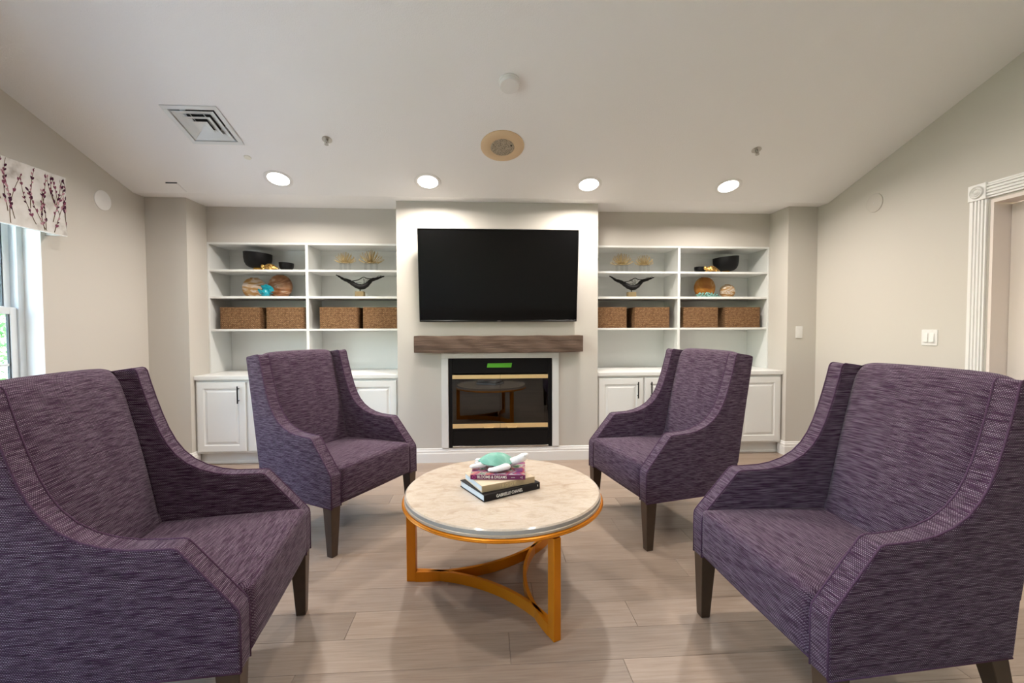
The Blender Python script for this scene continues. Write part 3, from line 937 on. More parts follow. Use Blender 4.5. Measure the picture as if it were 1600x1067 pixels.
# ================================================================== CEILING FITTINGS
NC = Vector((0, SL, 1)).normalized()
CEIL_ROT = (-math.atan(SL), 0, 0)     # local z along the ceiling's upward normal
def on_slope(name, x, y):
    o = empty(name, (x, y, H+SL*(YK-y)))
    o.rotation_euler = CEIL_ROT
    return o
def downlight(x, y, label, lit=True, group='recessed downlights'):
    o = tag(on_slope('recessed_downlight', x, y), label, 'ceiling light', group)
    mb = MB(); mb.lathe([(.084, 0), (.112, 0), (.112, -.003), (.106, -.006), (.090, -.006), (.084, -.003)], 40); 
    # ring: close the profile
    MBr = MB(); n = 40; prof = [(.084, -.0002), (.112, -.0002), (.112, -.003), (.106, -.006), (.090, -.006), (.084, -.003)]
    m = len(prof); vs_ = []; fs_ = []
    for i in range(n):
        a = 2*PI*i/n
        for r, z in prof: vs_.append((r*math.cos(a), r*math.sin(a), z))
    for i in range(n):
        j = (i+1) % n
        for k in range(m):
            l = (k+1) % m
            fs_.append((i*m+k, j*m+k, j*m+l, i*m+l))
    MBr.add(vs_, fs_).build('trim_ring', M['plastic'], o, smooth=40)
    MB().lathe([(.0837, -.0002), (.0837, -.0022), (0, -.0026)], 32).build('diffuser', M['lamp'], o, smooth=40)
    ld = bpy.data.lights.new('downlight_lamp', 'AREA'); ld.shape = 'DISK'; ld.size = .16
    ld.spread = R(170); ld.energy = LAMP_W; ld.color = LAMP_COL
    lo = bpy.data.objects.new('downlight_lamp', ld); COL.objects.link(lo)
    lo.parent = o; lo.location = (0, 0, -.035); lo.rotation_euler = (math.atan(SL)*.45, 0, 0)
    return o
for px_, lab in (((435, 279.5), 'lit recessed downlight nearest the air vent, first from the window wall'), ((668.5, 284), 'lit recessed downlight second from the window wall'),
                 ((920, 288.5), 'lit recessed downlight second from the door wall'), ((1138, 291), 'lit recessed downlight first from the door wall')):
    p = on_ceiling(*px_)
    downlight(p.x, p.y, lab)
for x, y in ((-1.2, 2.14), (1.48, 2.14), (-1.2, .4), (1.48, .4)):  # out of view: first pair follows ceiling glow, second pair added for brightness
    downlight(x, y, 'unseen lit recessed downlight over the open side of the room', group='downlights further from the fireplace')

def ceiling_speaker():
    p = on_ceiling(785, 228)
    o = tag(on_slope('ceiling_speaker', p.x, p.y), 'round tan ceiling speaker with a grey mesh centre', 'speaker')
    MB().lathe([(0, -.0002), (.165, -.0002), (.165, -.006), (.155, -.012), (.095, -.016), (.091, -.014), (0, -.014)], 48).build('rim', M['beige'], o, smooth=40)
    mm = mat('speaker_mesh', (.34, .28, .21), .6)
    n, l, b = nodes(mm)
    tc = n.new('ShaderNodeTexCoord'); vo = n.new('ShaderNodeTexVoronoi'); vo.inputs['Scale'].default_value = 130
    l.new(tc.outputs['Object'], vo.inputs['Vector'])
    r = ramp(n, [(.25, (.10, .08, .06)), (.5, (.42, .35, .26))]); l.new(vo.outputs['Distance'], r.inputs['Fac']); l.new(r.outputs['Color'], b.inputs['Base Color'])
    MB().lathe([(.090, -.0142), (.086, -.019), (0, -.022)], 40).build('grille', mm, o, smooth=40)
    g = MB(); g.box(.060, .070, -.035, -.025, -.0235, -.0190); g.build('badge', M['black'], o)
ceiling_speaker()
def smoke_disc(name, base, label, rot=None, loc=None, r=.068):
    o = tag(base, label, 'smoke detector')
    MB().lathe([(0, -.0002), (r, -.0002), (r, -.010), (r*.97, -.012), (r*.93, -.013), (r*.92, -.030), (r*.86, -.038), (r*.4, -.041), (0, -.041)], 40).build('housing', M['plastic'], o, smooth=35)
    return o
p = on_ceiling(796, 128)
smoke_disc('smoke_detector', on_slope('smoke_detector', p.x, p.y), 'white round smoke detector on the ceiling beyond the tan speaker')
for (xx, yy, zz, ry, lab) in ((XL, 3.721, 2.286, R(-90), 'flat white round cover plate on the wall beside the valance'), (XR, 3.526, 2.301, R(90), 'flat white round cover plate on the wall beside the doorway')):
    o = tag(empty('wall_cover_plate', (xx, yy, zz)), lab, 'cover plate')
    o.rotation_euler = (0, ry, 0)
    MB().lathe([(0, -.0002), (.077, -.0002), (.077, -.005), (.072, -.008), (0, -.009)], 40).build('disc', M['wall'] if xx > 0 else M['plastic'], o, smooth=35)
    MB().lathe([(0, -.009), (.005, -.009), (.004, -.011), (0, -.011)], 12).build('screw', M['plastic'], o)
def sprinkler(u, v, lab):
    p = on_ceiling(u, v)
    o = tag(on_slope('sprinkler_head', p.x, p.y), lab, 'sprinkler', 'ceiling sprinkler heads')
    MB().lathe([(0, -.0002), (.036, -.0002), (.036, -.003), (.024, -.006), (.012, -.004), (0, -.004)], 28).build('escutcheon', M['steel'], o, smooth=35)
    mb = MB(); mb.lathe([(0, -.004), (.011, -.004), (.010, -.018), (.006, -.022), (0, -.022)], 14)
    for s in (-1, 1): mb.tube([(s*.009, 0, -.016), (s*.014, 0, -.028), (s*.004, 0, -.042)], .0022, 6)
    mb.build('head', M['steel'], o, smooth=35)
    MB().lathe([(0, -.042), (.014, -.042), (.015, -.044), (0, -.045)], 16).build('deflector', M['steel'], o)
    MB().tube([(0, 0, -.022), (0, 0, -.041)], .0022, 6).build('bulb', M['bud_dark'], o)
sprinkler(511, 218, 'small metal sprinkler head between the air vent and the tan speaker')
sprinkler(1182, 234, 'small metal sprinkler head above the downlight by the door wall')
def vent():
    o = tag(on_slope('air_vent', vc.x, vc.y), 'square white ceiling air diffuser with stepped louvres', 'air vent')
    a = .182; i_ = VH
    mb = MB()
    for (x0, x1, y0, y1) in ((-a, a, -a, -i_), (-a, a, i_, a), (-a, -i_, -i_, i_), (i_, a, -i_, i_)): mb.box(x0, x1, y0, y1, -.006, -.0003)
    mb.build('frame', M['vent'], o, bevel=.002, seg=1)
    def flare(name, h_low, z_low, h_up, z_up, m, solid=False, t=.0016):
        q4 = ((-1,-1), (1,-1), (1,1), (-1,1))
        vs_ = [(sx*h_low, sy*h_low, z_low) for sx, sy in q4]+[(sx*h_up, sy*h_up, z_up) for sx, sy in q4]
        vs2 = [(x+math.copysign(t, x), y+math.copysign(t, y), z+t) for x, y, z in vs_] if not solid else [(x, y, z+t) for x, y, z in vs_]
        fs_ = []
        for k in range(4):
            l = (k+1) % 4
            fs_ += [(k, l, 4+l, 4+k), (8+k, 12+k, 12+l, 8+l), (k, 8+k, 8+l, l), (4+k, 4+l, 12+l, 12+k)]
        if solid: fs_ += [(4, 5, 6, 7), (12, 15, 14, 13)]
        return MB().add(vs_+vs2, fs_).build(name, m, o)
    flare('pan', .1485, -.004, .130, .062, M['vent'], t=.001)
    MB().box(-.146, .146, -.146, .146, .068, .072).build('back_plate', M['vent'], o)
    MB().lathe([(0, .066), (.118, .066), (.118, .0675), (0, .0675)], 40).build('duct_shade', M['dark'], o)  # dark disc painted in for the shade up the duct
    flare('louvre', .136, -.008, .090, .014, M['vent'])
    flare('louvre', .090, -.011, .052, .010, M['vent'])
    flare('louvre', .050, -.013, .010, .006, M['vent'], True)
    mb = MB()
    for s_ in (-1, 1): mb.box(s_*.045-.0015, s_*.045+.0015, -.112, .112, .012, .018)
    mb.build('hanger', M['vent'], o)
vent()
# small access plate and paint patch
def access_plate():
    o = tag(on_slope('access_plate', -2.595, 3.945), 'small white access plate in the ceiling by the window-side column', 'access plate')
    MB().box(-.045, .045, -.062, .062, -.006, -.0003).build('plate', M['ceil'], o, bevel=.0015, seg=1)
    MB().box(-.045, .045, -.066, -.0625, -.009, -.0003).build('hinge', M['dark_gasket'], o)
access_plate()
p = on_ceiling(387, 246)
o = tag(on_slope('ceiling_sensor', p.x, p.y), 'tiny cream sensor on the ceiling below the air vent', 'sensor')
MB().lathe([(0, -.0002), (.026, -.0002), (.024, -.004), (0, -.005)], 24).build('cap', mat('aged_cream', (.78, .75, .66), .5), o, smooth=35)

# switches
def switch(base, rot, gangs, label):
    o = tag(empty('light_switch', base), label, 'light switch')
    o.rotation_euler = (0, 0, rot)
    wd = .046*gangs+.024 if gangs > 1 else .07
    MB().rbox((-wd/2, -.006, -.0585), (wd/2, 0, .0585), .003, (6, 3, 6)).build('plate', M['plastic'], o, smooth=40)
    for g in range(gangs):
        x = (g-(gangs-1)/2)*.046
        if gangs > 1:
            mb = MB(); mb.prism([(-.033, 0), (-.033, .011), (.033, .003), (.033, 0)], lambda z, d, x=x: (x-.0155, -.006-d, z), lambda z, d, x=x: (x+.0155, -.006-d, z))
            mb.build('rocker', M['plastic'], o, bevel=.001, seg=1)
            MB().lathe([(0, 0), (.003, 0), (.003, .001), (0, .0012)], 8).build('screw', M['steel'], o).location = (x, -.0066, .048)
        else:
            MB().box(-.0165, .0165, -.0085, -.006, -.033, .033).build('rocker', M['plastic'], o, bevel=.001, seg=1)
switch((XR, (3.111+2.970)/2, 1.186), R(-90), 2, 'white double rocker light switch beside the doorway')
switch((3.0925, YCOL, 1.216), 0, 1, 'white single light switch on the door-side column')

# ================================================================== CHAIRS
HW = .3705; TAPER = .027
ARM = [(0, .277), (0, .44), (.004, .458), (.014, .472), (.085, .557), (.150, .634), (.160, .645), (.174, .650), (.215, .6505), (.29, .654), (.345, .664), (.40, .683),
       (.45, .713), (.49, .752), (.52, .797), (.545, .85), (.568, .915), (.588, .98), (.606, 1.045), (.618, 1.094), (.625, 1.104), (.634, 1.107), (.70, 1.097),
       (.735, 1.090), (.742, 1.086), (.7425, 1.075), (.695, .80), (.640, .45), (.622, .285), (.618, .277)]
def arm_arc(y, z):
    best = (9, 0); acc = 0
    for i in range(len(ARM)):
        a = Vector(ARM[i]); b = Vector(ARM[(i+1) % len(ARM)]); d = b-a; L = d.length
        t = max(0, min(1, (Vector((y, z))-a).dot(d)/(L*L)))
        e = (Vector((y, z))-(a+d*t)).length
        if e < best[0]: best = (e, acc+t*L)
        acc += L
    return best[1]
def uv_arm(co, nrm):
    if abs(nrm.x) > .72: return (co.y+.37, co.z)
    return (co.x+.11, arm_arc(co.y, co.z))
def uv_seat(co, nrm): return (co.x+.5, co.z+co.y)
def chair_model():
    root = empty('armchair')
    def out_x(yv): return HW - TAPER*max(0, yv)/.7
    TH = .075
    for s in (-1, 1):
        # arm with wing: side panel of constant thickness, soft edges
        mb = MB()
        mb.prism(ARM, lambda a, b, s=s: (s*(out_x(a)-TH), a, b), lambda a, b, s=s: (s*out_x(a), a, b))
        arm = mb.build('arm', M['fab'], root, smooth=50, bevel=.016, seg=4, uvf=uv_arm)
        # piping cords along both edges of the arm's top band
        pts = ARM[:-2]
        for nm, xo in (('piping', .005), ('piping', TH-.005)):
            P = []
            for (a, b) in pts: P.append((s*(out_x(a)-xo), a, b))
            P = [(x_, a+.0005 if i < 2 else a, b) for i, (x_, a, b) in enumerate(P)]
            MB().tube(P, .0032, 6).build(nm, M['piping'], arm, smooth=True)
        MB().tube([(s*(out_x(a)-.003), a, b) for (a, b) in (ARM[0], (.31, .277), ARM[-1])], .0035, 6).build('piping', M['piping'], arm, smooth=True)
    # seat, crowned
    def seat_fn(p):
        u = min(1, abs(p.x)/.288); t = (p.y+.006)/.6
        up = (1-u**3)*.020*max(0, math.sin(PI*min(1, max(0, t*1.1+.08)))) if p.z > .4 else 0
        fr = -.012*(1-u**4)*(1 if p.y < .02 else 0)*math.sin(PI*min(1, max(0, (p.z-.27)/.22)))
        sl = -.012*max(0, t) if p.z > .4 else 0
        return (p.x, p.y+fr, p.z+up+sl)
    seat = MB().rbox((-.2985, -.006, .290), (.2985, .58, .492), .022, (28, 26, 14), seat_fn).build('seat', M['fab'], root, smooth=True, uvf=uv_seat)
    MB().tube([(-.296, .004, .294), (0, .002, .293), (.296, .004, .294)], .005, 6).build('piping', M['piping'], seat, smooth=True)
    # inside back: leans back, crowned, rolled over the top
    key = [(.525, .42), (.540, .50), (.570, .65), (.600, .80), (.628, .93), (.645, 1.01), (.660, 1.065), (.680, 1.100), (.705, 1.114), (.727, 1.104), (.739, 1.078), (.733, 1.04), (.700, .88)]
    prof_ = []
    for i in range(len(key)-1):
        p0, p1, p2, p3 = [Vector(key[min(max(j, 0), len(key)-1)]) for j in (i-1, i, i+1, i+2)]
        for k in range(5):
            f = k/5
            prof_.append(.5*((2*p1)+(p2-p0)*f+(2*p0-5*p1+4*p2-p3)*f*f+(3*p1-p0-3*p2+p3)*f**3))
    prof_.append(Vector(key[-1]))
    NU = 36; vs_ = []; fs_ = []; m = len(prof_)
    for i in range(NU+1):
        uu = -1+2*i/NU; uu = math.copysign(abs(uu)**.75, uu)
        for k, q in enumerate(prof_):
            front = max(0, 1-k/(m*.72))
            puff = (1-abs(uu)**4)*.024*math.sin(PI*min(1, max(0, (q.y-.40)/.72)))*(1 if k < m*.62 else 0)
            edge = .030*abs(uu)**12*(1 if q.y > .5 else .5)*(1 if k < m*.6 else 0)
            drop = .026*abs(uu)**10*max(0, (q.y-1.0)/.114)
            hw_ = .291-.012*max(0, (q.y-.45))/.65
            vs_.append((uu*hw_, q.x-puff+edge, q.y-drop+.005*(1-uu*uu)*max(0, (q.y-1.0)/.114)))
    for i in range(NU):
        for k in range(m-1):
            fs_.append((i*m+k, i*m+k+1, (i+1)*m+k+1, (i+1)*m+k))
    fs_ += [tuple(range(m)), tuple(NU*m+k for k in range(m))[::-1], tuple(i*m for i in range(NU+1))[::-1], tuple(i*m+m-1 for i in range(NU+1))]
    MB().add(vs_, fs_).build('backrest', M['fab'], root, smooth=60, uvf=uv_seat)
    # outside back
    mb = MB()
    mb.prism([(.60, .277), (.6165, .277), (.638, .45), (.693, .80), (.733, 1.045), (.728, 1.052), (.70, 1.05), (.66, .80)],
             lambda a, b: (-.285, a, b), lambda a, b: (.285, a, b))
    mb.build('outside_back', M['fab'], root, smooth=40, uvf=uv_seat)
    # legs
    for s in (-1, 1):
        MB().frustum((s*(HW-.012-.021), .033, 0), (.020, .020), (s*(HW-.004-.033), .037, .280), (.033, .033)).build('leg', M['leg'], root, bevel=.002, seg=1)
        MB().frustum((s*(HW-.050), .660, 0), (.018, .018), (s*(HW-.060), .580, .280), (.030, .030)).build('leg', M['leg'], root, bevel=.002, seg=1)
    return root
proto = chair_model()
CHAIRS = [(-.652, 2.751, 60.7, 'purple woven armchair in front of the cabinets on the window side'),
          (.827, 2.747, -78.01, 'purple woven armchair in front of the cabinets on the door side'),
          (-.741, 1.649, 96.63, 'purple woven armchair across the table from the fireplace, window side'),
          (.941, 1.510, -87.66, 'purple woven armchair across the table from the fireplace, door side')]
for i, (x, y, a, lab) in enumerate(CHAIRS):
    o = proto if i == 0 else copy_tree(proto)
    o.location = (x, y, 0); o.rotation_euler = (0, 0, R(a))
    tag(o, lab, 'armchair', 'four matching purple armchairs')

# ================================================================== TABLE
TX, TY, TZ, TR = .092, 2.165, .48, .473
def table():
    root = tag(empty('coffee_table', (TX, TY, 0)), 'round cream marble coffee table on a curved gold base', 'coffee table')
    A = [R(174.6), R(54.6), R(-65.4)]
    top = MB(); top.lathe([(0, .4585), (TR-.004, .4585), (TR, .461), (TR, .474), (TR-.004, .4790), (TR-.006, .4795)], 96)
    # the slab's edge and face are separate parts
    t = MB().lathe([(0, .4590), (TR, .4590), (TR, .4745), (TR-.0055, .4800), (0, .4800)], 96).build('marble_top', M['marble'], root, smooth=30)
    MB().lathe([(TR+.0003, .4592), (TR+.0012, .4592), (TR+.0012, .4742), (TR+.0003, .4742), (TR+.0003, .4592)], 96).build('slab_edge', M['marble_edge'], t, smooth=30)
    MB().lathe([(0, .446), (TR, .446), (TR+.0045, .4475), (TR+.0045, .4565), (TR+.001, .4589), (0, .4589)], 96).build('lower_slab', M['marble_base'], root, smooth=30)
    # gold ring under the slab
    prof = [(TR-.04, .4225), (TR+.006, .4285), (TR+.0125, .4305), (TR+.0150, .4350), (TR+.0125, .4385), (TR+.0135, .4415), (TR+.0095, .4455), (TR-.04, .4455)]
    mb = MB(); n = 96; m = len(prof); vs_ = []; fs_ = []
    for i in range(n):
        a = 2*PI*i/n
        for r, z in prof: vs_.append((r*math.cos(a), r*math.sin(a), z))
    for i in range(n):
        j = (i+1) % n
        for k in range(m):
            l = (k+1) % m
            fs_.append((i*m+k, j*m+k, j*m+l, i*m+l))
    mb.add(vs_, fs_); mb.build('rim', M['frame'], root, smooth=40)
    for a in A:
        ca, sa = math.cos(a), math.sin(a)
        def pt(r, t_, z): return (ca*r-sa*t_, sa*r+ca*t_, z)
        mb = MB()
        vs_ = [pt(r, t_, z) for z in (0.0, .4225) for r, t_ in ((.436, -.0175), (.482, -.0175), (.482, .0175), (.436, .0175))]
        mb.add(vs_, [(3,2,1,0), (4,5,6,7), (0,1,5,4), (1,2,6,5), (2,3,7,6), (3,0,4,7)])
        mb.build('leg', M['frame'], root, bevel=.002, seg=1)
    D_, Rr = .868, .753
    for i in range(3):
        a0 = A[i]; a1 = A[(i+1) % 3]
        mid = a0 + (((a1-a0+PI) % (2*PI))-PI)/2
        # arc centred outside the table, bowing towards its middle
        cx, cy = D_*math.cos(mid), D_*math.sin(mid)
        # angle where the arc meets the inner face of the legs
        r_end = .437
        cosb = (D_*D_+Rr*Rr-r_end*r_end)/(2*D_*Rr)
        beta = math.acos(max(-1, min(1, cosb)))
        mb = MB(); N = 28; vs_ = []; fs_ = []
        for k in range(N+1):
            th = mid+PI-beta+2*beta*k/N
            for rr, z in ((Rr, .0005), (Rr+.0165, .0005), (Rr+.0165, .050), (Rr, .050)):
                vs_.append((cx+rr*math.cos(th), cy+rr*math.sin(th), z))
        for k in range(N):
            for q in range(4):
                l = (q+1) % 4
                fs_.append((k*4+q, k*4+l, k*4+4+l, k*4+4+q))
        fs_ += [(0, 1, 2, 3), (N*4, N*4+3, N*4+2, N*4+1)]
        mb.add(vs_, fs_); mb.build('stretcher', M['frame'], root, smooth=40)
table()

# ------------------------------------------------------------------ books and turtle
def book(corner, ang, L, W, th, z, cover, spine, label, hard=.003):
    """corner = near left corner; the spine runs from it along ang for L, the book goes back W"""
    root = tag(empty('book', (corner[0], corner[1], z), ang), label, 'book', 'books stacked on the coffee table')
    c = hard
    MB().box(0, L, 0, W, 0, c).build('cover', cover, root, bevel=.0008, seg=1)
    MB().box(0, L, 0, W, th-c, th).build('cover', cover, root, bevel=.0008, seg=1)
    MB().box(0, L, -.0012, .004, .0002, th-.0002).build('spine', spine, root, bevel=.001, seg=1)
    MB().box(.004, L-.004, .004, W-.004, c, th-c).build('pages', M['pages'], root)
    return root
charcoal = mat('charcoal_cover', (.012, .010, .011), .5, spec=.25)
tan = mat('tan_cover', (.42, .32, .19), .5)
tan2 = mat('cream_cover', (.62, .50, .36), .5)
magenta = mat('magenta_spine', (.14, .006, .075), .4)
white_ink = mat('white_ink', (.8, .78, .74), .6)
pale_ink = mat('pale_gold_ink', (.60, .48, .25), .45)
pink_ink = mat('pink_ink', (.55, .03, .22), .5)
z1 = TZ+.0005
b1 = book((-.001, 1.967), R(29.5), .3125, .242, .032, z1, charcoal, charcoal, 'black hardback lettered GABRIELLE CHANEL at the bottom of the stack')
text('GABRIELLE CHANEL', .0205, white_ink, b1, (.137, -.0016, .0155), (R(90), 0, 0), sx=.80, offset=.00015)
text('5', .012, white_ink, b1, (.298, -.0016, .018), (R(90), 0, 0), sx=.8)
z2 = z1+.0325
b2 = book((-.011, 1.998), R(24.2), .280, .215, .0305, z2, tan2, tan, 'tan hardback in the middle of the book stack')
text('I B O O K', .023, pale_ink, b2, (.135, -.0016, .0150), (R(90), 0, 0), sx=.9)
z3 = z2+.031
b3 = book((-.066, 2.089), R(-5), .262, .20, .0235, z3, M['floral'], magenta, 'BLOOMS & DREAMS book with a flowered cover, topmost in the stack')
text('BLOOMS & DREAMS', .0185, white_ink, b3, (.103, -.0016, .0122), (R(90), 0, 0), sx=.86, offset=.00015)
text('\u2022\u2022\u2022\u2022\u2022\u2022', .012, white_ink, b3, (.203, -.0016, .0110), (R(90), 0, 0), sx=.8)
text('+E', .013, white_ink, b3, (.243, -.0016, .0115), (R(90), 0, 0), sx=.9)
mbl = MB(); mbl.tube([(.017+.0062*math.cos(t*PI/8), -.0016, .0118+.0075*math.sin(t*PI/8)) for t in range(16)], .0014, 5, closed=True); mbl.build('emblem', pink_ink, b3)
zt = z3+.024
def turtle():
    root = tag(empty('turtle_figurine', (.062, 2.190, zt), R(-14)), 'ceramic sea turtle with mint crackle shell and white flippers on the books', 'figurine')
    # heading along local +x; shell
    def shell(n_u=40, n_v=12):
        mb = MB(); vs_ = []; fs_ = []
        def outline(a):
            # heart-like outline, narrower to the tail (-x)
            c_, s_ = math.cos(a), math.sin(a)
            rx = .088 if c_ > 0 else .098
            ry = .073*(1+.10*c_-.12*c_*c_)
            return Vector((rx*c_*(1+.03*math.cos(3*a)), ry*s_))
        vs_.append((0, 0, .074))
        for v in range(1, n_v+1):
            t = v/n_v
            for u in range(n_u):
                a = 2*PI*u/n_u; q = outline(a)
                z = .031+.043*(1-t**2.1)+.004*math.sin(a*2+.6)*t - (.002*math.cos(6*a))*t*t
                vs_.append((q.x*t, q.y*t, z))
        for u in range(n_u):
            fs_.append((0, 1+u, 1+(u+1) % n_u))
        for v in range(n_v-1):
            for u in range(n_u):
                a0 = 1+v*n_u+u; a1 = 1+v*n_u+(u+1) % n_u
                fs_.append((a0, a0+n_u, a1+n_u, a1))
        # underside lip
        b = len(vs_)
        for u in range(n_u):
            q = outline(2*PI*u/n_u); vs_.append((q.x*.92, q.y*.92, .026))
        o_ = 1+(n_v-1)*n_u
        for u in range(n_u):
            l = (u+1) % n_u
            fs_.append((o_+u, b+u, b+l, o_+l))
        fs_.append(tuple(b+u for u in range(n_u))[::-1])
        mb.add(vs_, fs_); return mb
    shell().build('shell', M['crackle'], root, smooth=50)
    # body, neck, head and flippers: one continuous glazed surface (remeshed)
    mb = MB()
    def ell(c, r, rot=(0,0,0), n=20):
        k = MB(); k.lathe([(math.sin(PI*i/14), -math.cos(PI*i/14)) for i in range(15)], n)
        mt = Matrix.Translation(c) @ Matrix.Rotation(rot[2], 4, 'Z') @ Matrix.Rotation(rot[1], 4, 'Y') @ Matrix.Rotation(rot[0], 4, 'X') @ Matrix.Diagonal((*r, 1))
        mb.add([mt @ Vector(p) for p in k.v], k.f)
    ell((0, 0, .026), (.082, .056, .020))
    for i in range(7):       # neck to head
        t = i/6
        ell((.066+.056*t, -.004*t, .026+.026*t), (.024-.004*t, .024-.004*t, .021-.002*t))
    ell((.128, -.006, .056), (.032, .021, .0205), (0, R(-30), 0))
    ell((.146, -.006, .068), (.018, .0145, .0135), (0, R(-25), 0))
    # near front flipper sweeps back along the side, far one forward
    for i in range(9):
        t = i/8
        ell((.056-.070*t, -.050-.026*math.sin(t*PI*.7), .022-.012*t), (.026*(1-.42*t), .022*(1-.2*t), .016*(1-.35*t)))
    for i in range(9):
        t = i/8
        ell((.050+.01*t, .050+.055*t, .024-.010*t), (.022*(1-.4*t), .017, .010*(1-.3*t)))
    for s in (-1, 1):
        for i in range(6):
            t = i/5
            ell((-.062-.046*t, s*(.036+.018*t), .021-.006*t), (.022*(1-.2*t), .018*(1-.1*t), .015*(1-.3*t)))
    ell((-.100, 0, .018), (.016, .008, .007))
    body = mb.build('body', M['turtle_white'], root)
    rm = body.modifiers.new('remesh', 'REMESH'); rm.mode = 'VOXEL'; rm.voxel_size = .0026; rm.use_smooth_shade = True
    sm = body.modifiers.new('smooth', 'SMOOTH'); sm.iterations = 4; sm.factor = .5
    eb = MB()
    for s in (-1, 1):
        eb.lathe([(0, -.0022), (.0022, 0), (0, .0022)], 8, c=(.145, -.006+s*.0150, .071))
    eb.build('eye', M['black'], root, smooth=True)
turtle()

# ================================================================== THINGS ON THE SHELVES
YSH = YBACK+.004
def basket(x0, x1, yf, label):
    W = x1-x0; D = .29; Hh = .205
    root = tag(empty('storage_basket', ((x0+x1)/2, yf, SHZ[2]+.0005)), label, 'basket', 'brown seagrass storage baskets')
    mb = MB(); rows = 16; vs_ = []; fs_ = []
    hw = W/2-.008
    # scalloped woven walls, rounded corners, open top
    loop = []
    rr = .018
    for (cx, cy, a0) in ((hw-rr, rr, -90), (hw-rr, D-rr, 0), (-hw+rr, D-rr, 90), (-hw+rr, rr, 180)):
        for k in range(5):
            a = R(a0+90*k/4); loop.append((cx, cy, math.cos(a), math.sin(a)))
    m = len(loop); rings = []
    for i in range(rows*2+1):
        z = Hh*i/(rows*2); bulge = .0025 if i % 2 else -.0005
        rings.append((z, rr+bulge))
    for z, r in rings:
        for cx, cy, ca, sa in loop: vs_.append((cx+ca*r, cy+sa*r, z))
    k0 = len(rings)
    for z in (Hh, .012):
        for cx, cy, ca, sa in loop: vs_.append((cx+ca*(rr-.012), cy+sa*(rr-.012), z))
    for i in range(k0+1):
        for k in range(m):
            l = (k+1) % m
            fs_.append((i*m+k, i*m+l, (i+1)*m+l, (i+1)*m+k))
    fs_.append(tuple(range(m))[::-1]); fs_.append(tuple((k0+1)*m+k for k in range(m)))
    mb.add(vs_, fs_); mb.build('body', M['basket'], root, smooth=60)
    pts = []
    for cx, cy, ca, sa in loop: pts.append((cx+ca*(rr-.005), cy+sa*(rr-.005), Hh))
    MB().tube(pts, .008, 8, closed=True).build('rim', M['basket'], root, smooth=True)
    return root
def bx_at(u0, u1, yf): return at_y(u0, 495, yf).x, at_y(u1, 495, yf).x
yf = YSH+.012
BK = [(341.5, 407, 'seagrass basket in the shelves on the window side, next to the outer panel'),
      (414, 477, 'seagrass basket in the shelves on the window side, under the agate vases by the divider'),
      (497.5, 560, 'seagrass basket in the shelves on the window side, under the driftwood bird by the divider'),
      (565.5, 628, 'seagrass basket in the shelves on the window side, next to the chimney breast'),
      (918, 981, 'seagrass basket in the shelves on the door side, next to the chimney breast'),
      (991, 1048, 'seagrass basket in the shelves on the door side, under the driftwood bird by the divider'),
      (1067, 1124, 'seagrass basket in the shelves on the door side, under the amber vase by the divider'),
      (1133, 1189.5, 'seagrass basket in the shelves on the door side, next to the outer panel')]
for u0, u1, lab in BK:
    a, b = bx_at(u0, u1, yf)
    if u0 < 640: b = min(b, XBL-.019)
    elif u0 < 930: a = max(a, XBR+.019)
    basket(a, b, yf, lab)

def bowl(cx, cy, z, r, h, foot_r, foot_h, tilt, label, group):
    root = tag(empty('bowl', (cx, cy, z+.0005)), label, 'bowl', group)
    # deep bowl with a slanted rim
    n = 40; prof = [(0.0, 0), (.38, .005), (.62, .06), (.81, .18), (.93, .38), (.985, .65), (1.0, 1.0)]
    inn = [(.95, 1.0), (.93, .68), (.87, .42), (.74, .23), (.52, .11), (.25, .06), (0.0, .05)]
    vs_ = []; fs_ = []
    allp = prof+inn
    m = len(allp)
    for i in range(n):
        a = 2*PI*i/n
        for q, zz in allp:
            x = r*q*math.cos(a); y_ = r*q*math.sin(a)
            hh = h*(1+tilt*(-math.cos(a))*q*zz)
            vs_.append((x, y_, foot_h+hh*zz))
    for i in range(n):
        j = (i+1) % n
        for k in range(m-1): fs_.append((i*m+k, j*m+k, j*m+k+1, i*m+k+1))
    MB().add(vs_, fs_).build('vessel', M['matte_black'], root, smooth=50)
    MB().lathe([(0, 0), (foot_r, 0), (foot_r, foot_h*.75), (foot_r*.92, foot_h+.004), (0, foot_h+.004)], 24).build('foot', M['amber_foot'], root, smooth=40)
    return root
